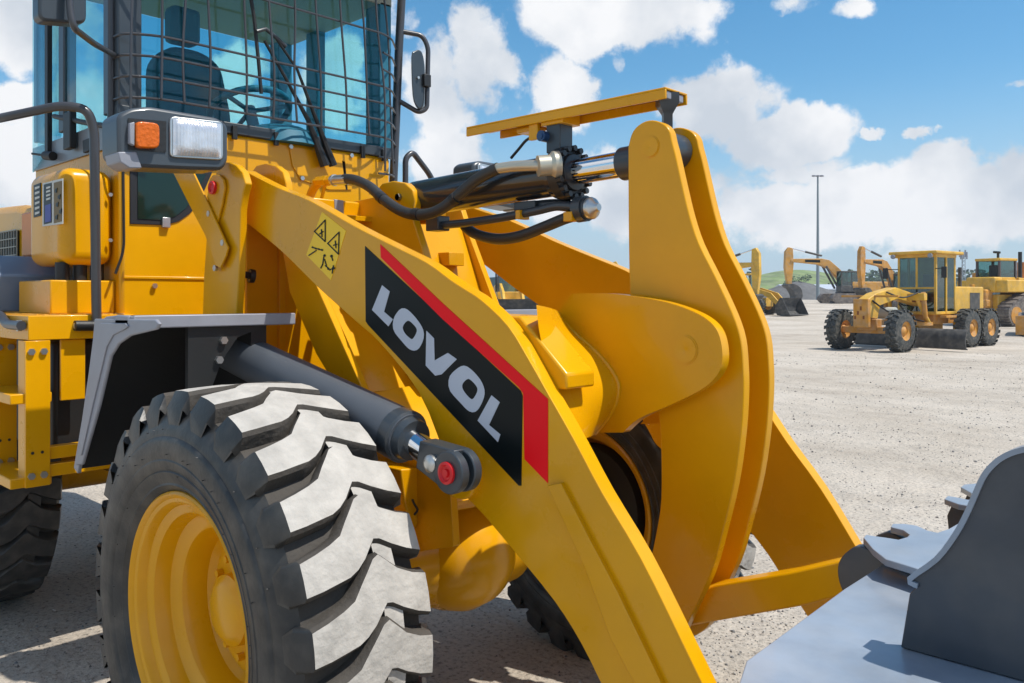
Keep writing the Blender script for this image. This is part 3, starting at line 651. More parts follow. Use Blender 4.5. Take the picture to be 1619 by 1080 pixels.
# ---- lift cylinder
def lift_cylinder(s):
    a, b = Vector((-.60, -.62*s, 1.40)), Vector((.44, -.62*s, 1.188)); ax = (b-a).normalized()
    bm = bmesh.new(); L_ = (b-a).length; lathe(bm, a, ax, [(0, .078), (L_-.06, .078), (L_-.05, .072), (L_, .072)], 40); o = link('lift_cylinder', bm, mat('cylinder_grey', (.075, .085, .10), .42, var=.08), LD)
    e = atY(722, 752, -.62); e.y *= s
    bm = bmesh.new(); cyl(bm, b, e+(b-e)*.3, .038, 28); link('piston_rod', bm, CHROME, o)
    bm = bmesh.new(); lathe(bm, b-ax*.05, ax, [(0, .079), (.04, .079), (.05, .066), (.075, .060), (.075, .045)], 32); link('gland', bm, STEELP, o)
    bm = bmesh.new()
    c0 = atY(706, 748, -.695); c0.y = -.63*s; out = Vector((0, -s, 0))
    for k in (-.012, .034):
        cyl(bm, c0+out*k, c0+out*(k+.028), .058, 36)
    v = (b-c0); v.y = 0; n = Vector((0, 1, 0)).cross(v).normalized()
    d1 = c0+v*.55; slab(bm, [c0+n*.06+out*.05, d1+n*.04+out*.05, d1-n*.04+out*.05, c0-n*.06+out*.05], -out*.06)
    link('rod_eye', bm, STEELP, o, bevel=.004)
    bm = bmesh.new(); lathe(bm, c0+out*.062, out, [(0, .030), (.008, .030), (.010, .023), (.004, .018), (.004, .012), (.010, .010), (.010, 0)], 28); link('pin_cap', bm, REDC, o)
    bm = bmesh.new(); bb = atY(680, 733, -.69); bb.y *= s; lathe(bm, bb, out, [(-.01, .024), (.004, .024), (.010, .018), (.013, .010), (.013, 0)], 20); link('grease_cap', bm, ZINC, o)
lift_cylinder(1); lift_cylinder(-1)

# ---- bucket, rolled back in front of the arms
bucket_profile = [(1.62, .30), (1.56, .42), (1.55, .60), (1.60, .80), (1.72, .93), (1.80, 1.02), (1.90, 1.20), (2.02, 1.36), (2.12, 1.43)]
# cheek outline traced where the photograph shows its back edge
CHK = [(1452, 925), (1440, 915), (1482, 884), (1512, 845), (1530, 812), (1545, 778), (1556, 754), (1570, 736), (1590, 721), (1619, 711), (1680, 700)]
YC = -.62
cp = [(p.x, p.z) for p in smooth_curve([(p.x, 0, p.z) for p in [Vector((q.x, q.z, 0)) if 0 else q for q in traceY(CHK, YC)]], 3)]
cp = [(p.x, p.z) for p in smooth_curve([Vector((q.x, 0, q.z)) for q in traceY(CHK, YC)], 3)]
XE, ZE = cp[-1]; XS, ZS = cp[0]
cheek = cp+[(XE+.30, ZE-.02), (XE+.34, .972), (XS-.03, .972), (XS-.015, ZS-.02)]
bm = bmesh.new(); slab(bm, [(x, YC, z) for x, z in cheek], (0, .022, 0)); bucket = link('bucket', bm, BUCKD, LD, bevel=.002)
bm = bmesh.new(); rows = []
for i, (x, z) in enumerate(cp):
    d_ = Vector((cp[min(i+1, len(cp)-1)][0]-cp[max(i-1, 0)][0], 0, cp[min(i+1, len(cp)-1)][1]-cp[max(i-1, 0)][1])).normalized(); n_ = Vector((-d_.z, 0, d_.x))
    rows.append([bm.verts.new(Vector((x, YC+dy, z))+n_*dn) for dy, dn in ((-.006, -.004), (.036, -.004), (.036, .005), (-.006, .005))])
for r0, r1 in zip(rows, rows[1:]):
    for k in range(4): bm.faces.new((r0[k], r0[(k+1) % 4], r1[(k+1) % 4], r1[k]))
bm.faces.new(rows[0]); bm.faces.new(rows[-1])
link('lit_edge_strip', bm, BUCK, bucket, smooth=60)  # pale strip added as the bright edge line of the plate
bm = bmesh.new(); slab(bm, [(x, 1.16, z) for x, z in cp+[(XE+.2, ZE-.1), (XE+.5, ZE-.9), (XS+.3, ZS-.7), (XS, ZS-.4)]], (0, .022, 0)); link('side_cheek', bm, BUCKD, bucket, bevel=.002)
bm = bmesh.new()      # shell between the cheeks
sp = [(x+.05, z-.03) for x, z in cp]+[(XE+.22, ZE-.05)]
low = [(XS+.84-.0, ZS-.70), (XS+.30, ZS-.68), (XS+.10, ZS-.56), (XS+.05, ZS-.33), (XS+.06, ZS-.16)]
prof = low+sp
a = [[bm.verts.new((x, y, z)) for x, z in prof] for y in (YC+.022, 1.16)]
for i in range(len(prof)-1): bm.faces.new((a[0][i], a[0][i+1], a[1][i+1], a[1][i]))
sh = link('shell', bm, BUCKD, bucket, smooth=50); md = sh.modifiers.new('t', 'SOLIDIFY'); md.thickness = .018
# top cover with forked ends over the hinge ears
ZT = 1.02
cov = [(1365, 850), (1369, 845), (1380, 847), (1402, 850), (1420, 853), (1434, 849), (1438, 845), (1428, 838), (1408, 833), (1411, 828), (1430, 828), (1450, 831), (1468, 839), (1482, 842), (1500, 836), (1535, 816), (1560, 800), (1600, 800), (1560, 900), (1462, 903), (1430, 893), (1400, 884), (1380, 868)]
bm = bmesh.new(); slab(bm, [atZ(u, v, ZT) for u, v in cov], (0, 0, -.016)); link('ear_cover', bm, BUCK, bucket, bevel=.002)
cov2 = [(1493, 789), (1498, 784), (1512, 786), (1530, 790), (1542, 787), (1535, 779), (1519, 770), (1524, 766), (1545, 764), (1600, 764), (1600, 815), (1533, 800), (1515, 797)]
bm = bmesh.new(); slab(bm, [atZ(u, v, ZT) for u, v in cov2], (0, 0, -.016)); link('ear_cover', bm, BUCK, bucket, bevel=.002)
def ear(px, Y, th=.03):
    bm = bmesh.new(); P = smooth_curve([Vector((p.x, p.z, 0)) for p in traceY(px, Y)], 3, True); slab(bm, [(p.x, Y, p.y) for p in P], (0, th, 0)); return link('hinge_ear', bm, BUCKD, bucket, bevel=.003)
ear([(1324, 903), (1328, 885), (1341, 871), (1360, 864), (1402, 884), (1440, 905), (1445, 930), (1420, 955), (1390, 965), (1345, 950), (1329, 928)], -.155)
for y in (.025,):
    P = [(p.x, p.z) for p in traceY([(1324, 903), (1328, 885), (1341, 871), (1360, 864), (1402, 884), (1440, 905), (1445, 930), (1420, 955), (1390, 965), (1345, 950), (1329, 928)], -.155)]
    bm = bmesh.new(); slab(bm, [(x, y, z) for x, z in P], (0, .03, 0)); link('hinge_ear', bm, BUCKD, bucket, bevel=.003)
bm = bmesh.new(); c_ = atY(1372, 912, -.155); cyl(bm, (c_.x, -.12, c_.z), (c_.x, .02, c_.z), .028, 24); link('hinge_pin', bm, STEELP, bucket)
for uu_, vv_ in ((1497, 788), (1523, 769)):
    e_ = atZ(uu_, vv_, ZT-.018); y = e_.y
    bm = bmesh.new(); slab(bm, [(e_.x+.02, y, ZT-.018), (1.95, y, ZT-.018), (1.95, y, .45), (1.62, y, .30), (1.50, y, .36), (1.45, y, .6), (e_.x+.01, y, .85), (e_.x, y, .95)], (0, .03, 0)); link('hinge_ear', bm, BUCKD, bucket, bevel=.003)
# sloping cover on the near side
FPL = [(1335, 931), (1398, 891), (1440, 903), (1470, 912), (1640, 880), (1900, 880), (1900, 1200), (1130, 1200), (1180, 1045)]
bm = bmesh.new(); P = [atZ(u, v, .97) for u, v in FPL]; slab(bm, P, (0, 0, -.018)); link('cover_plate', bm, BUCK, bucket, bevel=.002)
bm = bmesh.new(); cyl(bm, atZ(1402, 888, .98), atZ(1450, 906, .98), .011, 16); link('hinge_rod', bm, CHROME, bucket)

# ---- near front fender
def fender(s):
    prof = [(-.372, 1.54), (-.40, 1.54), (-.50, 1.54), (-.58, 1.535), (-.665, 1.51), (-.70, 1.45), (-.74, 1.33), (-.80, 1.17), (-.88, .985)]
    P = [Vector((x, 0, z)) for x, z in prof]
    def sheet(name, y0, y1, t, drop, m, parent):
        bm = bmesh.new(); n = len(P); top = []; bot = []
        for i, p in enumerate(P):
            d = (P[min(i+1, n-1)]-P[max(i-1, 0)]).normalized(); nn = Vector((d.z, 0, -d.x))
            if nn.dot(Vector((.1, 0, .7))-p) < 0: nn = -nn
            top.append(p); bot.append(p+nn*drop)
        rows = [[bm.verts.new((q.x, y*s, q.z)) for q in (top[i], bot[i]) for y in (y0, y1)] for i in range(n)]
        for a, b in zip(rows, rows[1:]):
            for i, j in ((0, 1), (1, 3), (3, 2), (2, 0)): bm.faces.new((a[i], a[j], b[j], b[i]))
        bm.faces.new((rows[0][0], rows[0][1], rows[0][3], rows[0][2])); bm.faces.new((rows[-1][0], rows[-1][1], rows[-1][3], rows[-1][2]))
        return link(name, bm, m, parent, bevel=.003)
    f = sheet('front_fender', -1.075, -.50, 0, .014, BLK, LD)  # black body carries the underside's shade, paler lip the lit edge
    sheet('fender_lip', -1.087, -1.073, 0, .040, LGREY, f); bm = bmesh.new()
    bx(bm, -.37, -.355, min(s*-1.087, s*-.50), max(s*-1.087, s*-.50), 1.500, 1.542); link('fender_lip', bm, LGREY, f, bevel=.004)
    bm = bmesh.new()
    box(bm, (-.44, s*-1.085, 1.519), (.11, .014, .046)); link('lip_joint', bm, LGREY, f, bevel=.006)
    bm = bmesh.new(); slab(bm, [(-.375, s*-.90, 1.53), (-.375, s*-.60, 1.53), (-.375, s*-.60, 1.50), (-.375, s*-.72, 1.46), (-.375, s*-.78, 1.38), (-.375, s*-.82, 1.28), (-.375, s*-.90, 1.28)], (-.02, 0, 0)); link('fender_bracket', bm, BLK, f)
    bm = bmesh.new(); bx(bm, -.70, -.39, min(s*-.66, s*-.60), max(s*-.66, s*-.60), 1.0, 1.525); link('inner_panel', bm, BLK, f)
    if s > 0:
        for u, v in ((352, 538), (345, 569)):
            bm = bmesh.new(); bolt(bm, atX(u, v, -.374), (1, 0, 0), .014, .014); link('bolt', bm, ZINC, f)
fender(1); fender(-1)
fl_ = [o for o in LD.children if o.name.startswith('front_fender')][0]
plateY('lip_corner', [(149, 504), (245, 505), (251, 512), (246, 521), (205, 531), (186, 544), (174, 563), (156, 640), (129, 735), (119, 735), (133, 640), (146, 540)], -1.092, .012, LGREY, fl_, bevel=.004)
plateY('lip_corner', [(158, 511), (198, 511), (202, 516), (196, 521), (178, 530), (168, 548), (146, 640), (128, 720), (124, 720), (140, 630), (152, 545)], -1.097, .006, LGREY, fl_, bevel=.002)

# ---- head lamp on its arm
XH = -.60
def headlamp(s):
    def tr(px, X=XH):
        P = [atX(u, v, X) for u, v in px]
        for p in P: p.y *= s
        return P
    bm = bmesh.new()
    O = [(p.y, p.z) for p in tr([(186, 182), (206, 171), (236, 168), (345, 186), (361, 198), (361, 256), (352, 269), (300, 268), (216, 264), (187, 246)])]
    O = round_poly(O, .018, 3); slab(bm, [(XH, y, z) for y, z in O], (-.15, 0, 0)); hd = link('headlight_housing', bm, mat('lamp_housing', (.05, .062, .075), .38, coat=.2), LD, bevel=.012)
    bm = bmesh.new(); slab(bm, tr([(203, 188), (262, 192), (262, 240), (203, 236)], XH+.003), (-.0, 0, 0)) if 0 else slab(bm, [(XH+.002, p.y, p.z) for p in tr([(202, 187), (262, 192), (262, 241), (202, 237)])], (.002, 0, 0)); link('lamp_recess', bm, BLK, hd)
    lens = bpy.data.materials.get('lens_glass') or mat('lens_glass', (.62, .65, .70), .16, metal=.35, coat=.8, bump=.35, bscale=30, var=.25, vscale=14)
    am = mat('amber_lens', (.62, .12, .0), .3, spec=.3, coat=.3, bump=.6, bscale=60, emit=None)
    bm = bmesh.new(); O = round_poly([(p.y, p.z) for p in tr([(210, 193), (247, 197), (247, 236), (210, 235)])], .02, 3); slab(bm, [(XH+.03, y, z) for y, z in O], (-.03, 0, 0)); link('turn_signal', bm, am, hd, bevel=.008)
    bm = bmesh.new(); slab(bm, [(XH+.022, p.y, p.z) for p in tr([(201, 196), (209, 194), (209, 232), (201, 228)])], (-.02, 0, 0)); link('signal_cap', bm, LGREY, hd, bevel=.003)
    bm = bmesh.new(); O = round_poly([(p.y, p.z) for p in tr([(267, 184), (351, 193), (351, 254), (267, 249)])], .02, 3); slab(bm, [(XH+.010, y, z) for y, z in O], (-.02, 0, 0)); link('headlight_rim', bm, ZINC, hd, bevel=.003)
    bm = bmesh.new(); q4 = tr([(271, 188), (347, 197), (347, 250), (271, 246)]); nx, nz = 66, 10; G = []
    for i in range(nx+1):
        t = i/nx; col_ = []
        for j in range(nz+1):
            k = j/nz; a_ = q4[0].lerp(q4[1], t); b_ = q4[3].lerp(q4[2], t); p = a_.lerp(b_, k)
            e_ = min(1, min(t, 1-t)*9)*min(1, min(k, 1-k)*6); col_.append(bm.verts.new((XH+.012+.011*e_+.0016*math.sin(t*2*PI*16)*e_, p.y, p.z)))
        G.append(col_)
    for a_, b_ in zip(G, G[1:]):
        for j in range(nz): bm.faces.new((a_[j], a_[j+1], b_[j+1], b_[j]))
    link('headlight', bm, lens, hd, smooth=80)
    bm = bmesh.new(); slab(bm, tr([(187, 240), (216, 240), (225, 266), (205, 266), (190, 256)], XH+.004), (-.12, 0, 0)); link('housing_corner', bm, LGREY, hd, bevel=.004)
    P = [atX(u, v, -.70) for u, v in ((270, 268), (300, 268), (327, 322), (357, 400), (352, 416), (346, 426), (340, 420), (322, 372))]
    bm = bmesh.new(); Q = traceY([(268, 262), (300, 262), (330, 325), (360, 392), (357, 404), (348, 424), (341, 420), (324, 372), (296, 318)], -.622)
    slab(bm, [(p.x, p.y*s, p.z) for p in Q], (0, .008*s, 0)); link('lamp_arm', bm, YEL, hd, bevel=.002)
headlamp(1); headlamp(-1)

# ---- cab
CX, CY0, CY1, CR = -1.35, -.74, .72, -2.45
bm = bmesh.new(); bx(bm, CR, CX, CY0, CY1, 1.15, 2.375)
cab = link('cab', bm, YEL, LD, bevel=.02, label='cab with tinted windows and wire cage over the windscreen')
bm = bmesh.new(); bx(bm, CX-.10, CX+.012, CY0-.012, CY1+.0, 2.372, 2.425); link('windscreen_seal', bm, STEELP, cab, bevel=.004)
for y in (-.22, .0, .28, .52, .66):
    bm = bmesh.new(); bx(bm, CX+.012, CX+.026, y-.012, y+.012, 2.345, 2.41); link('clip', bm, BLK, cab, bevel=.002)
# lower front window, dark glass in a black rubber frame
LW = [(206, 263), (336, 272), (324, 300), (312, 324), (300, 338), (283, 350), (262, 356), (206, 354)]
bm = bmesh.new(); slab(bm, [atX(u, v, CX+.006) for u, v in LW], (-.01, 0, 0)); lw_ = link('window_frame', bm, DARKG, cab, bevel=.002)
bm = bmesh.new(); slab(bm, [atX(u, v, CX+.009) for u, v in ((218, 268), (326, 276), (315, 297), (303, 318), (292, 331), (276, 343), (258, 348), (218, 346))], (-.004, 0, 0)); link('window', bm, mat('dark_green_glass', (.004, .022, .017), .08, coat=.2, spec=.4), lw_)
bm = bmesh.new(); q = atX(262, 352, CX+.01); box(bm, q, (.02, .035, .045)); link('window_latch', bm, ZINC, lw_, bevel=.002)
# service panel and bolts on the front
bm = bmesh.new(); slab(bm, [atX(u, v, CX+.003) for u, v in ((457, 232), (556, 247), (556, 300), (520, 300), (475, 284), (462, 262))], (.004, 0, 0)); sp_ = link('service_panel', bm, YEL, cab, bevel=.001)
for u, v in ((459, 232), (555, 246), (477, 282), (244, 452)):
    bm = bmesh.new(); bolt(bm, atX(u, v, CX+.006), (1, 0, 0), .012, .010); link('bolt', bm, ZINC, sp_)
bm = bmesh.new(); slab(bm, [atX(u, v, CX+.003) for u, v in ((540, 254), (545, 256), (549, 300), (546, 300))], (.004, 0, 0)); link('slot', bm, BLK, sp_)
bm = bmesh.new(); bx(bm, CX, CX+.006, CY0+.01, CY1-.02, 1.68, 1.692); link('seam_bead', bm, YEL, cab, bevel=.002)
# grey skirt under the side window and its handle
bm = bmesh.new(); bx(bm, CR, CX-.10, CY0-.010, CY0, 2.25, 2.372); link('side_skirt', bm, mat('skirt_grey', (.20, .215, .235), .4, coat=.2), cab, bevel=.004)
bm = bmesh.new(); slab(bm, [atY(u, v, CY0-.022) for u, v in ((130, 222), (141, 218), (141, 238), (131, 242))], (0, .014, 0)); link('door_handle', bm, BLK, cab, bevel=.003)
ZR = 3.20
def post(x0, x1, y0, y1, m=STEELP, n='pillar'):
    bm = bmesh.new(); bx(bm, x0, x1, y0, y1, 2.40, ZR+.02); link(n, bm, m, cab, bevel=.006)
post(CX-.16, CX+.01, CY0-.01, CY0+.09); post(CX-.12, CX+.01, CY1-.08, CY1, INTER); post(-2.07, -2.0, CY0-.01, CY0+.05); post(CR, CR+.05, CY0-.005, CY0+.05)
post(CR, CR+.10, CY1-.10, CY1, INTER); post(-2.10, -1.98, CY1-.06, CY1, INTER)
bm = bmesh.new(); bx(bm, CR-.06, CX+.22, CY0-.06, CY1+.06, 3.28, 3.46); link('roof', bm, mat('roof_panel', (.52, .52, .50), .5), cab, bevel=.04)
bm = bmesh.new(); bx(bm, CR, CX+.01, CY0, CY1, ZR+.005, 3.278); link('head_lining', bm, mat('lining', (.25, .28, .25), .7), cab)
def pane(pts, n='window'):
    a, b, c_ = [Vector(p) for p in pts[:3]]; nn = (b-a).cross(c_-a).normalized()*.005
    bm = bmesh.new(); slab(bm, pts, nn); return link(n, bm, GLASS, cab, smooth=5)
pane([(CX, CY0+.09, 2.42), (CX, CY1-.08, 2.42), (CX, CY1-.08, ZR), (CX, CY0+.09, ZR)], 'windscreen')
pane([(-2.0, CY0+.005, 2.37), (CX-.16, CY0+.005, 2.37), (CX-.16, CY0+.005, ZR), (-2.0, CY0+.005, ZR)])
pane([(CR+.05, CY0+.005, 2.30), (-2.07, CY0+.005, 2.37), (-2.07, CY0+.005, ZR), (CR+.05, CY0+.005, ZR)])
pane([(CR, CY0+.05, 2.45), (CR, CY1-.10, 2.45), (CR, CY1-.10, ZR), (CR, CY0+.05, ZR)])
pane([(-1.98, CY1-.005, 2.42), (CX-.12, CY1-.005, 2.42), (CX-.12, CY1-.005, ZR), (-1.98, CY1-.005, ZR)])
# hinged corner glass standing open beside the rear of the door
o = pane([(CR+.05, CY0-.02, 2.24), (-2.17, CY0-.02, 2.33), (-2.17, CY0-.02, ZR+.1), (CR+.05, CY0-.02, ZR+.1)], 'corner_glass')
bm = bmesh.new(); bx(bm, -2.20, -2.16, CY0-.03, CY0-.008, 2.30, ZR+.08); link('glass_rail', bm, BLK, cab)
for v in (190, 199):
    pass
bm = bmesh.new(); tube(bm, [atY(u, v, CY0-.03) for u, v in ((86, 184), (110, 189), (150, 197), (172, 199))], .012, 8, sm=1); link('door_bar', bm, BLK, cab)
bm = bmesh.new(); bx(bm, *(lambda a, b: (a.x, b.x))(atY(103, 200, CY0-.04), atY(114, 200, CY0-.04)), CY0-.05, CY0-.02, 2.29, 2.46); link('hinge', bm, BLK, cab, bevel=.004)
# inside: seat, steering wheel, console
bm = bmesh.new(); bx(bm, -2.02, -1.90, -.26, -.10, 2.93, 3.12); st = link('headrest', bm, SEATM, cab, bevel=.03)
bm = bmesh.new(); slab(bm, [(-1.95, y, z) for y, z in round_poly([(-.33, 2.30), (.10, 2.30), (.10, 2.60), (.04, 2.86), (-.06, 2.92), (-.24, 2.92), (-.33, 2.82)], .06)], (-.14, 0, 0)); link('seat_back', bm, SEATM, cab, bevel=.03)
bm = bmesh.new(); bx(bm, -1.95, -1.48, -.36, .12, 2.20, 2.375+.06); link('seat', bm, SEATM, cab, bevel=.04)
bm = bmesh.new(); cc = Vector((-1.62, .02, 2.56)); ax_ = Vector((-.45, 0, 1)).normalized(); uu, vv, ww = frame_of(ax_)
tube(bm, [cc+(uu*math.cos(2*PI*i/32)+vv*math.sin(2*PI*i/32))*.20 for i in range(33)], .018, 10, sm=1)
sw = link('steering_wheel', bm, INTER, cab); bm = bmesh.new()
for a in (.5, 2.6, 4.7): cyl(bm, cc, cc+(uu*math.cos(a)+vv*math.sin(a))*.20, .012, 8)
cyl(bm, cc+ww*.02, cc-ww*.35, .03, 12); link('steering_column', bm, INTER, sw)
bm = bmesh.new(); lathe(bm, (-1.50, .12, 2.37), (0, 0, 1), [(0, .22), (.06, .20), (.10, .12), (.12, 0)], 24); link('dashboard', bm, INTER, cab)
# wiper
bm = bmesh.new()
wp = [atX(u, v, CX+.05) for u, v in ((514, 262), (500, 225), (487, 190), (455, 130), (418, 64))]
tube(bm, wp, lambda t: .026-.018*min(1, t*1.6), 8, sm=1); wi = link('wiper_arm', bm, BLK, cab)
bm = bmesh.new(); wp = [atX(u, v, CX+.05) for u, v in ((527, 262), (512, 222), (497, 182), (470, 110), (436, 60))]
tube(bm, wp, lambda t: .022-.015*min(1, t*1.6), 8, sm=1); link('wiper_link', bm, BLK, wi)
bm = bmesh.new(); tube(bm, [atX(u, v, CX+.04) for u, v in ((394, -20), (402, 30), (409, 100), (413, 148))], .010, 6, sm=1); link('wiper_blade', bm, BLK, wi)
bm = bmesh.new(); tube(bm, [atX(u, v, CX+.05) for u, v in ((405, 50), (420, 46), (437, 60), (452, 74))], .011, 8, sm=1); link('wiper_hub', bm, STEELP, wi, bevel=.002)

# ---- wire cage in front of the windscreen
XG = -1.22
CG = mat('cage_paint', (.045, .045, .05), .35, coat=.2)
bm = bmesh.new(); cyl(bm, (-1.40, -.755, 1.98+.2), (-1.40, -.755, 3.3), .018, 12); cage = link('window_cage', bm, CG, LD)
bm = bmesh.new()
tube(bm, [(-1.40, .78, 2.24), (-1.40, .80, 2.6), (-1.40, .82, 3.0), (-1.40, .84, 3.3)], .024, 12, sm=1); link('cage_post', bm, CG, cage)
hz = [2.45, 2.54, 2.63, 2.72, 3.0]
for z in hz+[2.36, 2.27, 2.81, 2.9]:
    full = z in hz
    bm = bmesh.new()
    if full:
        tube(bm, fillet([(-1.40, -.755, z-.0), (-1.30, -.75, z), (XG, -.62, z), (XG, .57, z), (-1.26, .66, z), (-1.40, .80, z)], .09), .0058, 7, sm=1); link('cage_bar', bm, CG, cage)
    elif z < 2.4:
        tube(bm, fillet([(-1.40, -.755, z), (-1.30, -.75, z), (-1.27, -.60, z)], .06), .0058, 7, sm=1); link('cage_bar', bm, CG, cage)
        bm = bmesh.new(); tube(bm, fillet([(-1.30, .60, z), (-1.30, .70, z), (-1.40, .79, z)], .06), .0058, 7, sm=1); link('cage_bar', bm, CG, cage)
    else:
        tube(bm, fillet([(XG, .57, z), (-1.26, .66, z), (-1.40, .80, z)], .06), .0058, 7, sm=1); link('cage_bar', bm, CG, cage)
for u in (207, 255, 291, 330, 388, 430, 467, 505, 545, 580, 605, 630):
    y = atX(u, 107, XG).y if u < 610 else .66
    x = XG if u < 610 else -1.27
    zb = 2.45 if 230 < u < 590 else 2.27; ln = .05*(y+.5); j1, j2 = random.uniform(-.008, .008), random.uniform(-.008, .008)
    bm = bmesh.new(); tube(bm, [(x+.004, y+ln*.25, zb), (x+.006+j1, y+j2, 2.68), (x+.004-j1, y-ln*.5-j2, 3.0), (x, y-ln, 3.3)], .0058, 7, sm=4); link('cage_bar', bm, CG, cage)

# ---- mirrors
def tubeobj(name, pts, r, m, parent, fil=.04):
    bm = bmesh.new(); tube(bm, fillet(pts, fil), r, 10, sm=1); return link(name, bm, m, parent, smooth=70)
ma = tubeobj('mirror_arm', [atX(180, 87, -1.36), atY(150, 70, -1.0), atY(117, 45, -1.13), atY(111, 20, -1.14), atY(108, -60, -1.14)], .012, CG, LD)
bm = bmesh.new(); O = round_poly([(p.y, p.z) for p in [atX(u, v, -.75) for u, v in ((69, -90), (146, -90), (146, 33), (69, 27))]], .03, 4); slab(bm, [(-.80, y, z) for y, z in O], (-.07, 0, 0)); link('mirror', bm, STEELP, ma, bevel=.02)
# shift the housing so that its front sits where the arm ends
bm = bmesh.new(); cyl(bm, atY(376, 432, -.50), atY(396, 436, -.44), .014, 10); cyl(bm, atY(394, 436, -.44), atY(402, 437, -.42), .028, 12); link('rubber_buffer', bm, BLK, front)
mb = tubeobj('mirror_arm', [(-1.40, .82, 3.11), atX(668, 56, -1.34), atX(677, 75, -1.32), atX(675, 172, -1.30), atX(662, 178, -1.32), (-1.40, .80, 2.72)], .014, CG, LD, .05)
bm = bmesh.new(); mc = [atX(u, v, -1.30) for u, v in ((650, 90), (655, 80), (664, 79), (669, 90), (671, 120), (670, 160), (665, 172), (658, 168), (652, 150))]
slab(bm, smooth_curve(mc, 3, True), (-.05, .05, 0)); link('mirror', bm, STEELP, mb, bevel=.012)
bm = bmesh.new(); box(bm, atX(673, 128, -1.30), (.04, .05, .07)); link('mirror_clamp', bm, BLK, mb, bevel=.004)
bm = bmesh.new(); bolt(bm, atX(661, 123, -1.295), (1, -.2, 0), .008, .008); link('bolt', bm, ZINC, mb)
tubeobj('far_handrail', [atX(641, 290, -1.40), atX(641, 250, -1.40), atX(652, 240, -1.40), atX(681, 278, -1.40), atX(700, 330, -1.42)], .017, CG, LD, .05)

# ---- round-cornered tank box on the side with its stickers
pb0 = atX(105, 262, -1.40); pb1 = atX(105, 418, -1.40)
bm = bmesh.new(); bx(bm, -1.83, -1.40, -.955, CY0-.002, pb1.z, pb0.z); tank = link('side_tank', bm, YEL, LD, bevel=.055); tank.modifiers['bevel'].segments = 6
bm = bmesh.new()
tube(bm, fillet([(CX+.003, CY0-.005, 2.30), (CX+.003, CY0+.012, 2.22), (CX+.003, CY0+.016, 1.80), (CX+.003, CY0-.02, 1.70)], .08), .006, 6, sm=1); link('edge_seal', bm, BLK, tank)
def side_px(name, px, y, m, par): 
    bm = bmesh.new(); slab(bm, [atY(u, v, y) for u, v in px], (0, .003, 0)); return link(name, bm, m, par)
s1 = side_px('sticker', [(53, 293), (64, 289), (64, 341), (53, 344)], -.9585, BLKD, tank)
s2 = side_px('sticker', [(67, 290), (99, 282), (99, 354), (67, 358)], -.9585, mat('sticker_white', (.55, .55, .5), .4), tank)
for k in range(6): side_px('sticker_mark', [(55, 296+8*k), (62, 294+8*k), (62, 297+8*k), (55, 300+8*k)], -.9605, mat('sticker_white', (0, 0, 0)), s1)
side_px('sticker_mark', [(69, 292), (81, 289), (81, 352), (69, 355)], -.9605, BLKD, s2)
side_px('sticker_mark', [(85, 289), (97, 286), (97, 350), (85, 353)], -.9605, mat('sticker_brown', (.16, .10, .02), .5), s2)
side_px('sticker_mark', [(71, 325), (80, 322), (80, 350), (71, 352)], -.9625, mat('sticker_blue', (.05, .07, .30), .5), s2)
for k in range(4): side_px('sticker_mark', [(73, 296+6*k), (79, 294+6*k), (79, 297+6*k), (73, 299+6*k)], -.9630, mat('sticker_white', (0, 0, 0)), s2)
for k, (a, b) in enumerate(((86, 300), (91, 310), (88, 322), (93, 333), (87, 342))): side_px('sticker_mark', [(a, b), (a+4, b-3), (a+3, b+5), (a, b+4)], -.9630, BLKD, s2)
bm = bmesh.new()
for u, v in ((174, 308), (174, 380)):
    bm = bmesh.new(); bolt(bm, atX(u, v, -1.388), (1, 0, 0), .009, .008); link('bolt', bm, ZINC, tank)
bm = bmesh.new(); lb0, lb1 = atX(110, 443, -1.40), atX(110, 500, -1.40); bx(bm, -1.80, -1.395, -1.0, CY0-.002, 1.53, lb0.z); link('lower_box', bm, YEL, LD, bevel=.006)
for y in (-.93, -.86, -.79):
    bm = bmesh.new(); cyl(bm, (-1.47, y, lb0.z-.002), (-1.47, y, pb1.z+.01), .028, 12); link('tank_mount', bm, BLK, tank)

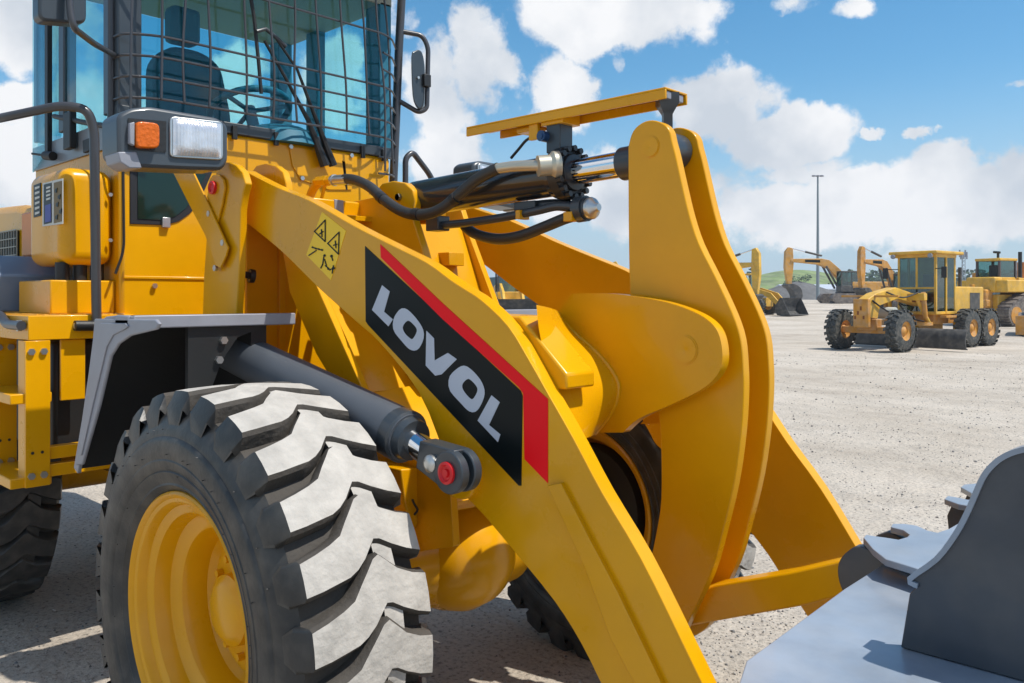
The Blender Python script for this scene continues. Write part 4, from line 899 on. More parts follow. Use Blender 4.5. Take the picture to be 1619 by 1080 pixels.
# ---- platform, ladder and hand rail
def platform(s):
    bm = bmesh.new(); y0, y1 = sorted((s*-1.11, s*-.70)); bx(bm, -1.95, -1.30, y0, y1, 1.43, 1.527)
    pf = link('platform', bm, YEL, LD, bevel=.003)
    bm = bmesh.new(); rnd = random.Random(5)
    for i in range(14):
        for j in range(9): box(bm, (-1.92+i*.045, s*(-1.08+j*.042), 1.529), (.03, .012, .006), Matrix.Rotation(PI/4*(1 if (i+j) % 2 else -1), 3, 'Z'))
    link('tread_plate', bm, YELD, pf)
    bm = bmesh.new()
    for x in (-1.30, -1.72):
        bm = bmesh.new(); y0, y1 = sorted((s*-1.12, s*-1.03)); bx(bm, x-.012, x, y0, y1, .85, 1.428); bx(bm, x-.09, x-.012, y0, y0+.010, .85, 1.428)
        up = link('ladder_upright', bm, YEL, pf, bevel=.002)
        for z in (1.385, .895):
            for y in (-1.10, -1.055):
                bm = bmesh.new(); bolt(bm, (x+.001, y*s, z), (1, 0, 0), .014, .010); link('bolt', bm, ZINC, up)
        for z in (.985,):
            for y in (-1.095, -1.06):
                bm = bmesh.new(); cyl(bm, (x+.001, y*s, z), (x+.0025, y*s, z), .006, 10); link('hole', bm, BLK, up)
    for z in (1.21, .88):
        bm = bmesh.new(); y0, y1 = sorted((s*-1.17, s*-1.02)); bx(bm, -1.725, -1.313, y0, y1, z-.03, z+.01); link('ladder_step', bm, YEL, pf, bevel=.004)
    bm = bmesh.new(); y0, y1 = sorted((s*-1.03, s*-.70)); bx(bm, -1.36, -1.31, y0, y1, .88, .93); bx(bm, -1.36, -1.31, y0, y1, .95, 1.0); link('lower_beam', bm, YEL, pf, bevel=.003)
    bm = bmesh.new(); y0, y1 = sorted((s*-.985, s*-.89)); bx(bm, -1.335, -1.322, y0, y1, 1.18, 1.428); link('hanger_plate', bm, YEL, pf, bevel=.003)
    bm = bmesh.new(); y0, y1 = sorted((s*-.99, s*-.60)); bx(bm, -1.95, -1.40, y0, y1, .95, 1.42); link('fuel_tank', bm, BLK, LD, bevel=.02)
    return pf
pf = platform(1); platform(-1)
hr = tubeobj('handrail', [atX(133, 515, -1.285), atX(153, 514, -1.285), atX(152, 470, -1.285), atX(149, 205, -1.285), atX(138, 172, -1.285), atX(112, 165, -1.285)+Vector((-.05, -.02, 0)), atY(0, 187, -1.14), atY(-75, 203, -1.16), atY(-80, 480, -1.16), atY(-30, 505, -1.14), atY(0, 496, -1.13), atY(10, 513, -1.13), atY(34, 515, -1.13)], .019, CG, LD, .10)
for p in (atX(124, 515, -1.297), atY(34, 515, -1.118)):
    bm = bmesh.new(); n = (1, 0, 0) if p.y > -1.1 else (0, -1, 0); bolt(bm, p, n, .022, .016, 20); link('bolt', bm, ZINC, hr)
bm = bmesh.new(); a = atX(133, 515, -1.285); tube(bm, [atX(118, 515, -1.285), atX(150, 515, -1.285)], .022, 10, sm=1); link('rail_foot', bm, BLK, hr)

# ---- rear part of the machine
bm = bmesh.new(); P = [(-2.30, 1.90), (-2.9, 2.10), (-3.3, 2.16), (-4.3, 2.20), (-4.5, 2.0), (-4.5, 1.0), (-2.3, 1.0)]; slab(bm, [(x, -.58, z) for x, z in P], (0, 1.16, 0)); hood = link('engine_hood', bm, YEL, LD, bevel=.05)
bm = bmesh.new(); bx(bm, -3.75, -3.25, -.592, -.582, 1.55, 2.0); link('grille', bm, BLK, hood)
bm = bmesh.new()
for i in range(11): bx(bm, -3.75+i*.05, -3.742+i*.05, -.598, -.592, 1.55, 2.0)
for i in range(10): bx(bm, -3.75, -3.25, -.600, -.598, 1.55+i*.05, 1.557+i*.05)
link('grille_mesh', bm, mat('mesh_metal', (.30, .28, .22), .5), hood)
for s in (1, -1):
    bm = bmesh.new(); Q = [(-1.86, 1.535), (-1.86, 1.70), (-1.98, 1.79), (-3.5, 1.79), (-3.6, 1.5), (-3.55, 1.5), (-3.45, 1.72), (-2.1, 1.72), (-1.98, 1.535)]; y0 = s*-1.08 if s > 0 else .58
    slab(bm, [(x, y0, z) for x, z in Q], (0, .5, 0)); link('rear_fender', bm, BLUEP, LD, bevel=.008)
bm = bmesh.new(); bx(bm, -2.32, -1.84, -.84, -.60, 1.80, 2.02); link('side_cover', bm, mat('orange_paint', (.75, .22, .01), .4), LD, bevel=.01)
bm = bmesh.new(); bx(bm, -3.9, -.85, -.34, .34, .62, 1.14); link('rear_frame', bm, YELD, LD, bevel=.01)
bm = bmesh.new(); cyl(bm, (-2.78, -.8, .66), (-2.78, .8, .66), .15, 24); link('rear_axle', bm, YEL, LD)
bm = bmesh.new(); cyl(bm, atY(51, 243, -.80), atY(72, 246, -.78), .006, 8); cyl(bm, atY(72, 246, -.78), atY(84, 247, -.77), .022, 12); link('side_antenna', bm, BLK, LD)

# ================================================================ MACHINES AND LAND BEHIND
OY = mat('old_yellow_paint', (.70, .40, .03), .45, var=.3, vscale=2.5, dust=.25, coat=.1)
OYR = mat('rusty_yellow_paint', (.56, .25, .025), .6, var=.35, vscale=2, dust=.5)
ORG = mat('faded_orange_paint', (.62, .30, .04), .55, var=.3, vscale=2, dust=.5)
RUST = mat('rust', (.22, .07, .02), .8, var=.3)
STEELD = mat('dark_worn_steel', (.05, .05, .05), .6, var=.3, dust=.25, vscale=2)
TRK = mat('track_steel', (.13, .11, .10), .6, var=.3, dust=.5, vscale=3)
TY2 = mat('old_tyre', (.035, .04, .04), .7, var=.3, dust=.3)
WG = glass('cab_window_glass', (.45, .62, .60), .12)
def lbx(parent, name, m, dims, bevel=.01, **k):
    bm = bmesh.new()
    for d in dims: bx(bm, *d)
    return link(name, bm, m, parent, bevel=bevel, **k)
def lplate(parent, name, m, pts, y0, y1, bevel=.01):
    bm = bmesh.new(); slab(bm, [(x, y0, z) for x, z in pts], (0, y1-y0, 0)); return link(name, bm, m, parent, bevel=bevel)
def ltube(parent, name, m, a, b, r, n=10):
    bm = bmesh.new(); cyl(bm, a, b, r, n); return link(name, bm, m, parent)
def small_wheel(parent, c, r, w, rimm=OYR, lugs=20):
    bm = bmesh.new(); c = Vector(c); ax = Vector((0, 1, 0))
    lathe(bm, c, ax, [(-w/2-.0, r*.45), (-w/2-.01, r*.7), (-w/2+.02, r*.88), (-w*.3, r*.95), (w*.3, r*.95), (w/2-.02, r*.88), (w/2+.01, r*.7), (w/2, r*.45)], 40, cap=False)
    for k in range(lugs):
        for s in (-1, 1):
            a = 2*PI*(k+(.5 if s > 0 else 0))/lugs
            vs = []
            for rr in (r*.93, r):
                for y, da in ((0, .12), (s*w*.52, 0), (s*w*.52, .17), (0, .26)): vs.append(bm.verts.new(c+Vector((math.cos(a+da)*rr, y, math.sin(a+da)*rr))))
            bm.faces.new(vs[4:8]); 
            for i in range(4): bm.faces.new((vs[i], vs[(i+1) % 4], vs[4+(i+1) % 4], vs[4+i]))
    t = link('wheel', bm, TY2, parent, smooth=30)
    bm = bmesh.new(); lathe(bm, c, ax, [(-w/2-.0, r*.5), (-w/2+.03, r*.46), (-w/2+.06, r*.3), (-w/2+.10, r*.28), (-w/2+.04, r*.14), (-w/2+.02, 0)], 28, cap=False)
    lathe(bm, c, -ax, [(-w/2-.0, r*.5), (-w/2+.03, r*.46), (-w/2+.06, r*.3), (-w/2+.10, r*.28), (-w/2+.04, r*.14), (-w/2+.02, 0)], 28, cap=False)
    link('rim', bm, rimm, t); return t

# ---- motor grader (local +X = forward)
def build_grader(loc, rz):
    g = thing('motor_grader', 'old yellow motor grader with tall glazed cab and long dark blade', 'motor grader', loc, rz)
    for x, y in ((0, .95), (0, -.95), (-4.15, .95), (-4.15, -.95), (-5.4, .95), (-5.4, -.95)): small_wheel(g, (x, y, .62), .62, .36)
    lbx(g, 'front_axle', OYR, [(-.12, .12, -.85, .85, .52, .72), (-.15, .15, -.3, .3, .60, .95)], .02)
    lplate(g, 'main_frame', OY, [(.35, 1.0), (.35, 1.55), (-.1, 1.72), (-1.2, 1.90), (-3.2, 1.55), (-3.2, 1.25), (-1.3, 1.55), (-.3, 1.35), (-.15, .95)], -.17, .17, .02)
    lbx(g, 'front_bumper', OYR, [(.35, .50, -.24, .24, .70, 1.55)], .02)
    for k, (a_, b_) in enumerate((((.2, .2, 1.5), (-1.6, .3, 1.1)), ((.1, -.2, 1.5), (-1.8, -.35, 1.2)), ((-.6, .2, 1.75), (-1.9, .5, 1.75)), ((-1.9, .3, 1.7), (-3.0, .3, 1.3)), ((-1.9, -.3, 1.7), (-3.0, -.35, 1.35)), ((-1.2, .25, 1.4), (-2.4, .4, .85)))):
        bm = bmesh.new(); m_ = (Vector(a_)+Vector(b_))/2-Vector((0, 0, .16)); tube(bm, [a_, m_, b_], .025, 6); link('hose', bm, BLK, g)
    for s in (1, -1):
        bm = bmesh.new(); cyl(bm, (-2.45, s*.6, 2.90), (-2.38, s*.6, 2.90), .07, 12); link('headlight', bm, LGREY, g)
        ltube(g, 'steering_cylinder', STEELD, (.05, s*.3, .62), (.05, s*.8, .62), .04); lbx(g, 'mirror', BLK, [(-2.6, -2.56, s*.95-.08, s*.95+.08, 2.2, 2.55)], .01); ltube(g, 'mirror_arm', BLK, (-2.75, s*.6, 2.5), (-2.58, s*.95, 2.5), .015)
    for k in range(4): lbx(g, 'rust_patch', RUST, [(.501, .504, -.2+.09*k, -.14+.09*k, .95+.13*(k % 3), 1.05+.14*(k % 3))], 0)
    lplate(g, 'drawbar', OYR, [(.1, .75), (.1, .9), (-1.9, .95), (-2.6, .9), (-2.6, .75)], -.10, .10)
    bm = bmesh.new(); lathe(bm, (-2.35, 0, .72), (0, 0, 1), [(0, .65), (.10, .65), (.10, .45), (.0, .45)], 36, cap=False); link('turntable', bm, OYR, g)
    a = R(12); bm = bmesh.new(); pr_ = [(.0, .06), (.10, .10), (.13, .35), (.06, .58), (-.05, .66), (-.08, .66), (.03, .57), (.09, .35), (.06, .12), (-.02, .08)]
    rot = Matrix.Rotation(R(-6), 3, 'Z'); vs = [[Vector((-1.75, 0, 0))+rot @ Vector((x, y, z)) for x, z in pr_] for y in (-1.6, 2.15)]
    A = [bm.verts.new(v) for v in vs[0]]; B = [bm.verts.new(v) for v in vs[1]]; n = len(A); bm.faces.new(A); bm.faces.new(B)
    for i in range(n): bm.faces.new((A[i], A[(i+1) % n], B[(i+1) % n], B[i]))
    link('blade', bm, STEELD, g)
    for s in (1, -1):
        ltube(g, 'lift_cylinder', OYR, (-1.95, s*.62, 1.75), (-2.1, s*.62, .95), .07)
        ltube(g, 'blade_arm', OY, (-1.9, s*.45, 1.55), (-2.35, s*.6, .80), .06)
    lbx(g, 'lift_yoke', OY, [(-2.05, -1.85, -.7, .7, 1.50, 1.72)], .02)
    lbx(g, 'hydraulic_valves', RUST, [(-2.5, -2.15, -.35, .35, 1.45, 1.72)], .01)
    bm = bmesh.new(); lathe(bm, (-.8, .0, 1.12), (0, 1, 0), [(-.38, .02), (-.36, .18), (.36, .18), (.38, .02)], 16); link('air_tank', bm, mat('pale_tank', (.5, .52, .48), .5), g)
    # cab
    cb = lbx(g, 'cab', OY, [(-4.0, -2.75, -.62, .62, 1.05, 1.15), (-4.05, -3.95, -.62, .62, 1.15, 2.9), (-4.0, -2.65, -.66, .66, 2.86, 2.98)], .02)
    for x, y in ((-2.78, .59), (-2.78, -.59), (-3.4, .6), (-3.4, -.6), (-2.78, .0)): lbx(cb, 'pillar', OY, [(x-.035, x+.035, y-.035, y+.035, 1.1 if abs(y) > .1 else 1.9, 2.87)], .005)
    lbx(cb, 'roof', OY, [(-4.25, -2.45, -.78, .78, 2.96, 3.06)], .03)
    lbx(cb, 'sill', OY, [(-2.80, -2.74, -.6, .6, 1.86, 1.92)], .004)
    def pn(p):
        bm = bmesh.new(); slab(bm, p, (.004, .004, 0)); link('window', bm, WG, cb)
    pn([(-2.76, -.56, 1.15), (-2.76, -.03, 1.15), (-2.76, -.03, 2.86), (-2.76, -.56, 2.86)]); pn([(-2.76, .03, 1.15), (-2.76, .56, 1.15), (-2.76, .56, 2.86), (-2.76, .03, 2.86)])
    for s in (1, -1): pn([(-3.36, s*.6, 1.15), (-2.82, s*.6, 1.15), (-2.82, s*.6, 2.86), (-3.36, s*.6, 2.86)]); pn([(-3.94, s*.6, 1.15), (-3.44, s*.6, 1.15), (-3.44, s*.6, 2.86), (-3.94, s*.6, 2.86)])
    lbx(cb, 'seat', BLK, [(-3.7, -3.25, -.25, .25, 1.45, 1.6), (-3.75, -3.62, -.25, .25, 1.6, 2.35)], .03)
    lbx(cb, 'control_console', BLK, [(-3.05, -2.85, -.25, .25, 1.15, 1.95)], .02)
    # engine deck
    lbx(g, 'engine_hood', OY, [(-6.2, -4.1, -.52, .52, 1.05, 1.95)], .04)
    lbx(g, 'tandem_case', OY, [(-5.6, -3.95, -.72, -.55, .42, .82), (-5.6, -3.95, .55, .72, .42, .82)], .03)
    lbx(g, 'rear_frame', OYR, [(-6.3, -3.0, -.42, .42, .75, 1.06)], .02)
    ltube(g, 'exhaust_pipe', STEELD, (-5.2, .2, 1.95), (-5.2, .2, 2.6), .06)
    lbx(g, 'side_step', OYR, [(-3.7, -2.9, -.82, -.62, .95, 1.02), (-3.7, -3.0, .62, .82, .95, 1.02)], .01)
    lbx(g, 'vent_panel', STEELD, [(-5.9, -5.2, .518, .528, 1.2, 1.75)], .0); lbx(g, 'ripper_mount', RUST, [(-6.6, -6.25, -.25, .25, .45, 1.0)], .02)
    lbx(g, 'headlight_bar', OYR, [(-.05, .05, -.9, .9, 1.60, 1.66)], .005)
    return g
gp = far(1415, 22.6)
fw = -DV*.60-RV*.80
build_grader(far(1375, 25.2), math.atan2(fw.y, fw.x))

# ---- bulldozer
def build_dozer(loc, rz):
    g = thing('bulldozer', 'large yellow crawler bulldozer seen from behind, black exhaust stack right of its cab', 'bulldozer', loc, rz)
    for s in (1, -1):
        bm = bmesh.new(); prof = [(2.0, .55), (1.85, .15), (1.5, 0), (-1.4, 0), (-1.9, .2), (-2.1, .6), (-1.9, 1.0), (-.6, 1.55), (-.3, 1.55), (1.5, 1.05), (1.9, .9)]
        P = smooth_curve([(x, z, 0) for x, z in prof], 3, True); slab(bm, [(p.x, s*1.15-.28, max(0, p.y)) for p in P], (0, .56, 0)); tr = link('track', bm, TRK, g, bevel=.01)
        bm = bmesh.new()
        for i in range(0, len(P)):
            p, q = P[i], P[(i+1) % len(P)]; d_ = (q-p); 
            if d_.length < .05: continue
            m_ = (p+q)/2; ang = math.atan2(d_.y, d_.x); box(bm, (m_.x, s*1.15, max(.03, m_.y)), (d_.length*.55, .62, .09), Matrix.Rotation(-ang, 3, 'Y'))
        link('track_shoes', bm, TRK, tr)
        bm = bmesh.new()
        for x, r_, z in ((1.5, .42, .5), (-1.5, .42, .5), (-.45, .33, 1.15)): cyl(bm, (x, s*1.15-.3, z), (x, s*1.15+.3, z), r_, 20)
        link('sprocket', bm, OYR, tr)
        lbx(g, 'track_frame', OY, [(-1.3, 1.3, s*1.15-.34, s*1.15-.28, .3, .75) if s > 0 else (-1.3, 1.3, s*1.15+.28, s*1.15+.34, .3, .75)], .01)
    lbx(g, 'body', OY, [(-1.9, 1.9, -.8, .8, .7, 1.5)], .04)
    lplate(g, 'engine_hood', OY, [(2.0, 1.3), (2.0, 2.1), (1.8, 2.25), (.2, 2.35), (.2, 1.3)], -.5, .5, .04)
    lplate(g, 'fender', OY, [(.2, 1.6), (.2, 2.0), (-.6, 2.2), (-2.0, 2.2), (-2.0, 1.6)], -1.3, 1.3, .05)
    lbx(g, 'grille', STEELD, [(2.0, 2.03, -.42, .42, 1.3, 2.0)])
    c = lbx(g, 'cab', OY, [(-1.5, -.2, -.6, .6, 2.2, 2.35), (-1.55, -.15, -.65, .65, 3.15, 3.28)], .03)
    for x in (-1.47, -.24):
        for y in (-.57, .57): lbx(c, 'pillar', mat('cab_pillar', (.08, .06, .06), .5), [(x-.05, x+.05, y-.05, y+.05, 2.3, 3.2)])
    bm = bmesh.new(); slab(bm, [(-.24, -.53, 2.35), (-.24, .53, 2.35), (-.24, .53, 3.15), (-.24, -.53, 3.15)], (.004, 0, 0)); link('window', bm, WG, c)
    for s in (1, -1):
        bm = bmesh.new(); slab(bm, [(-1.42, s*.58, 2.35), (-.29, s*.58, 2.35), (-.29, s*.58, 3.15), (-1.42, s*.58, 3.15)], (0, .004, 0)); link('window', bm, WG, c)
    lbx(c, 'seat', BLK, [(-1.1, -.8, -.22, .22, 2.3, 2.95)], .03)
    ltube(g, 'exhaust_stack', BLK, (.9, -.1, 2.3), (.9, -.1, 3.65), .09); ltube(c, 'roof_light', BLK, (-.7, 0, 3.28), (-.7, .0, 3.6), .06); ltube(c, 'roof_horn', BLK, (-.75, -.12, 3.58), (-.65, .25, 3.62), .06)
    ltube(g, 'air_cleaner', mat('cleaner_orange', (.45, .15, .02), .5), (1.5, .2, 2.2), (1.5, .2, 3.15), .2)
    lbx(g, 'tool_box', OYR, [(-.9, .1, .75, 1.25, 2.15, 2.6)], .03)
    lbx(g, 'rear_block', OYR, [(-2.5, -1.9, -.55, .55, .75, 1.75)], .08); lbx(g, 'ripper_beam', OYR, [(-2.8, -2.5, -.8, .8, .9, 1.25)], .04); lbx(g, 'ripper_shank', OYR, [(-2.78, -2.6, -.08, .08, .35, 2.0)], .02); lbx(g, 'fuel_tank', OY, [(-2.1, -1.5, -.75, .75, 1.6, 2.35)], .08)
    bm = bmesh.new(); pr_ = [(2.9, .05), (2.75, .3), (2.72, .7), (2.85, 1.1), (2.95, 1.12), (2.82, .7), (2.85, .3), (3.0, .05)]; slab(bm, [(x, -1.7, z) for x, z in pr_], (0, 3.4, 0)); link('blade', bm, OYR, g)
    for s in (1, -1): lbx(g, 'push_arm', OY, [(-.5, 2.8, s*1.52-.09, s*1.52+.09, .35, .62)], .02); ltube(g, 'blade_cylinder', STEELD, (1.9, s*.62, 1.6), (2.8, s*.62, .7), .06)
    return g
fw = DV*.45+RV*.89
build_dozer(far(1592, 42), math.atan2(fw.y, fw.x))

# ---- excavators (local +X = towards the bucket)
def build_excavator(name_label, loc, rz, paint, grp, sc=1.0):
    g = thing('excavator', name_label, 'excavator', loc, rz, grp); g.scale = sc
    for s in (1, -1):
        bm = bmesh.new(); P = smooth_curve([(x, z, 0) for x, z in [(1.8, .42), (1.6, .05), (1.2, 0), (-1.2, 0), (-1.6, .05), (-1.8, .42), (-1.55, .8), (-1.2, .85), (1.2, .85), (1.55, .8)]], 3, True)
        slab(bm, [(p.x, s*1.1-.28, max(0, p.y)) for p in P], (0, .56, 0)); link('track', bm, TRK, g, bevel=.01)
    lbx(g, 'turntable', STEELD, [(-.7, .7, -.7, .7, .6, 1.0)], .02)
    lbx(g, 'body', paint, [(-2.3, .3, -1.25, 1.25, 1.0, 1.9)], .06); lbx(g, 'counterweight', STEELD, [(-2.7, -2.2, -1.25, 1.25, 1.0, 1.85)], .12)
    c = lbx(g, 'cab', STEELD, [(-.4, 1.15, .45, 1.25, 1.0, 1.55), (-.4, 1.1, .42, 1.28, 2.72, 2.85), (-.42, -.34, .45, 1.25, 1.5, 2.75)], .03)
    for x in (1.07, .35):
        for y in (.48, 1.22): lbx(c, 'pillar', STEELD, [(x-.03, x+.03, y-.03, y+.03, 1.5, 2.75)], .0)
    bm = bmesh.new(); slab(bm, [(1.08, .5, 1.55), (1.08, 1.2, 1.55), (1.08, 1.2, 2.72), (1.08, .5, 2.72)], (.004, 0, 0)); link('window', bm, WG, c)
    for y in (.47, 1.23):
        bm = bmesh.new(); slab(bm, [(-.32, y, 1.55), (1.03, y, 1.55), (1.03, y, 2.72), (-.32, y, 2.72)], (0, .004, 0)); link('window', bm, WG, c)
    lplate(g, 'boom', paint, [(.1, 1.5), (.7, 3.0), (1.5, 3.85), (2.1, 4.0), (4.3, 3.95), (4.35, 3.7), (2.3, 3.45), (1.6, 3.1), (.9, 2.2), (.5, 1.4)], -.22, .22, .03)
    bm = bmesh.new(); slab(bm, [(4.15, -.17, 4.9), (4.45, -.17, 5.0), (4.7, -.17, 4.6), (4.75, -.17, 3.2), (4.55, -.17, 1.6), (4.25, -.17, 1.5), (4.1, -.17, 3.5)], (0, .34, 0)); link('stick', bm, paint, g, bevel=.03)
    ltube(g, 'stick_cylinder', STEELD, (2.0, 0, 4.25), (3.2, 0, 4.6), .09); ltube(g, 'stick_cylinder_rod', CHROME, (3.2, 0, 4.6), (4.3, 0, 4.92), .045)
    for s in (1, -1): ltube(g, 'boom_cylinder', STEELD, (.9, s*.32, 1.3), (1.8, s*.32, 3.3), .08)
    lplate(g, 'boom_badge', BLKD, [(2.2, 3.62), (2.2, 3.86), (3.3, 3.88), (3.3, 3.66)], -.226, -.221, .0)
    lplate(g, 'boom_badge', BLKD, [(2.2, 3.62), (2.2, 3.86), (3.3, 3.88), (3.3, 3.66)], .221, .226, .0)
    bm = bmesh.new(); P = smooth_curve([(x, z, 0) for x, z in [(4.7, 1.65), (4.2, 1.7), (3.75, 1.35), (3.6, .75), (3.75, .2), (4.3, .0), (4.35, .12), (4.1, .5), (4.35, 1.2), (4.6, 1.4)]], 3, True)
    slab(bm, [(p.x, -.55, p.y) for p in P], (0, 1.1, 0)); link('bucket', bm, STEELD, g, bevel=.01)
    return g
def rz_of(a, b): d_ = -DV*a+RV*b; return math.atan2(d_.y, d_.x)
EG = 'excavators parked at the back of the yard'
build_excavator('yellow excavator half hidden behind the raised plates of the loader, bucket tucked on the gravel', far(1108, 53), rz_of(.70, .72), OY, EG, (.86, .86, .84))
build_excavator('faded orange excavator with arched boom and dark cab in front of the green hill', far(1342, 76), rz_of(.1, -1.0), ORG, EG, (1.28, 1.1, 1.0))
build_excavator('rusty yellow excavator whose upright stick rises just left of the grader cab', far(1418, 62), rz_of(.45, -.75), OYR, EG, (.92, .92, .90))

# ---- small wheel loader with a black bucket next to the first excavator
def build_small_loader(label, loc, rz, bucket_w, paint, sc=1, grp='small loaders far across the yard'):
    g = thing('small_loader', label, 'loader', loc, rz, grp); g.scale = (sc, sc, sc)
    for x in (0, -2.4):
        for y in (.85, -.85): small_wheel(g, (x, y, .65), .65, .42, paint)
    lbx(g, 'chassis', paint, [(-3.6, .5, -.5, .5, .6, 1.25)], .04); lplate(g, 'engine_hood', paint, [(-3.8, 1.2), (-3.8, 1.9), (-2.0, 2.05), (-1.9, 1.2)], -.55, .55, .06)
    for s in (1, -1): lplate(g, 'lift_arm', paint, [(-.6, 1.7), (-.5, 2.0), (.9, 1.6), (1.8, .7), (1.9, .3), (1.6, .3), (1.4, .7), (.6, 1.3)], s*.45-.06, s*.45+.06, .01)
    c = lbx(g, 'cab', paint, [(-2.0, -.7, -.6, .6, 1.2, 1.6), (-2.05, -.65, -.65, .65, 2.9, 3.02)], .03)
    for x in (-1.95, -.75):
        for y in (-.55, .55): lbx(c, 'pillar', STEELD, [(x-.04, x+.04, y-.04, y+.04, 1.55, 2.92)], 0)
    bm = bmesh.new(); slab(bm, [(-.74, -.52, 1.6), (-.74, .52, 1.6), (-.74, .52, 2.9), (-.74, -.52, 2.9)], (.004, 0, 0)); link('window', bm, WG, c)
    bm = bmesh.new(); P = [(1.7, .25), (1.75, .75), (2.1, 1.25), (2.25, 1.25), (1.95, .75), (1.95, .3), (2.2, .1), (2.85, .06), (2.85, .02), (1.9, .02)]
    slab(bm, [(x, -bucket_w, z) for x, z in P], (0, 2*bucket_w, 0)); bk = link('bucket', bm, STEELD, g, bevel=.005)
    for s in (1, -1): lplate(g, 'bucket_cheek', STEELD, [(1.7, .25), (1.75, .75), (2.1, 1.25), (2.25, 1.25), (2.85, .06), (1.9, .02)], s*bucket_w-.02, s*bucket_w+.02, 0)
    return g
build_small_loader('small yellow loader with black bucket lowered beside the half hidden excavator', far(1207, 55), rz_of(.75, .66), 1.25, OY, .9)
build_small_loader('small yellow loader with dark bucket seen through the gap between the lift arms', far(808, 44), rz_of(.97, .1), 1.25, OY, 1.1)
# boom tip beyond the far lift arm
build_excavator('distant yellow excavator whose boom just clears the far lift arm', far(915, 78), rz_of(.25, 1.0), OY, EG, (.78, .78, .78))
# teal container by the gap
t = thing('storage_container', 'blue green storage container behind the small loader in the gap of the arms', 'container', far(800, 52), rz_of(.9, .3))
lbx(t, 'body', mat('teal_container', (.03, .10, .12), .5, var=.2), [(-3, 3, -1.2, 1.2, .1, 2.5)], .03)
lbx(t, 'door', mat('teal_door', (.04, .13, .15), .5), [(3.0, 3.04, -1.12, -.03, .2, 2.42), (3.0, 3.04, .03, 1.12, .2, 2.42)], .01)
lbx(t, 'frame', mat('teal_frame', (.02, .07, .09), .5), [(2.9, 3.06, -1.22, -1.12, .05, 2.55), (2.9, 3.06, 1.12, 1.22, .05, 2.55), (2.9, 3.06, -1.2, 1.2, 2.45, 2.56)], .01)

# ---- yellow crawler undercarriage cut by the right edge of the picture
t = thing('crawler_tractor', 'second yellow crawler tractor cut by the right edge beside the bulldozer', 'tractor', far(1662, 34), rz_of(.8, -.5))
for s in (1, -1):
    bm = bmesh.new(); P = smooth_curve([(x, z, 0) for x, z in [(1.6, .45), (1.4, .05), (1.0, 0), (-1.0, 0), (-1.4, .05), (-1.6, .45), (-1.35, .85), (1.35, .85)]], 3, True); slab(bm, [(p.x, s*.9-.22, max(0, p.y)) for p in P], (0, .44, 0)); link('track', bm, TRK, t, bevel=.01)
lbx(t, 'body', OY, [(-1.3, 1.3, -.7, .7, .6, 1.5)], .05); lbx(t, 'engine_hood', ORG, [(.1, 1.5, -.45, .45, 1.4, 1.9)], .05); lbx(t, 'seat', BLK, [(-.9, -.5, -.25, .25, 1.5, 2.0)], .03); lbx(t, 'blade', OYR, [(2.0, 2.12, -1.2, 1.2, .05, .8)], .02)
lbx(t, 'push_arm', OYR, [(0, 2.0, .62, .74, .3, .45), (0, 2.0, -.74, -.62, .3, .45)], .01)

# ---- floodlight mast and telecom tower
p = far(1293, 95); t = thing('light_mast', 'tall grey floodlight mast rising over the yard', 'light mast', p)
hM = CAM.z+(470-278)/F*95-p.z
bm = bmesh.new(); cyl(bm, (0, 0, 0), (0, 0, hM), .20, 12, r2=.09); link('pole', bm, mat('galvanised', (.22, .26, .28), .5, metal=.3), t)
for k in (-1, 0, 1):
    bm = bmesh.new(); box(bm, (RV.x*k*.45, RV.y*k*.45, hM-.02), (.36, .36, .16)); link('floodlight', bm, LGREY, t, bevel=.02)
p = far(1523, 190); t = thing('telecom_tower', 'slim grey telecom tower with antenna cluster above the far trees', 'tower', p)
hM = CAM.z+(470-398)/F*190-p.z; bm = bmesh.new()
for k in range(3):
    a = 2*PI*k/3; cyl(bm, (.5*math.cos(a), .5*math.sin(a), 0), (.35*math.cos(a), .35*math.sin(a), hM), .07, 6)
for i in range(12):
    z0, z1 = hM*i/12, hM*(i+1)/12
    for k in range(3):
        a, b = 2*PI*k/3, 2*PI*(k+1)/3; cyl(bm, (.45*math.cos(a), .45*math.sin(a), z0), (.45*math.cos(b), .45*math.sin(b), z1), .04, 5)
link('lattice', bm, mat('tower_grey', (.30, .33, .36), .6), t)
for k in range(5):
    a = 2*PI*k/5; bm = bmesh.new(); box(bm, (.75*math.cos(a), .75*math.sin(a), hM-.9+(k % 2)*.5), (.3, .3, 1.6)); link('antenna', bm, LGREY, t)

# ---- hill, pale shed, gravel heap
HILLM = mat('grassy_hill', (.17, .24, .07), .95, var=.55, vscale=.16, dust=.3)
bm = bmesh.new(); hx = []
n = 40
for i in range(n+1):
    row = []
    for j in range(9):
        u = 1090+i*9; dep = 210+j*14; base = far(u, dep); pk = math.exp(-((u-1262)/125)**2)
        h = 9.8*pk*math.sin(min(1, j/5)*PI/2)*(1-.0*j) + noise.noise(base*.03)*1.2*min(1, j/3); row.append(bm.verts.new((base.x, base.y, max(.9, 1.3+h)-.02)))
    hx.append(row)
for a, b in zip(hx, hx[1:]):
    for j in range(8): bm.faces.new((a[j], a[j+1], b[j+1], b[j]))
tag(link('hill', bm, HILLM, smooth=80), kind='structure')
p = far(1284, 150); t = thing('shed', 'long low pale roofed shed at the foot of the green hill', 'shed', p, math.atan2(RV.y, RV.x))
bm = bmesh.new(); slab(bm, [(-6.0, -4, 1.6), (-6.0, -4, 1.75), (-6.0, 0, 2.6), (-6.0, 4, 1.75), (-6.0, 4, 1.6)], (11, 0, 0)); link('roof', bm, mat('pale_roof', (.48, .52, .58), .5), t)
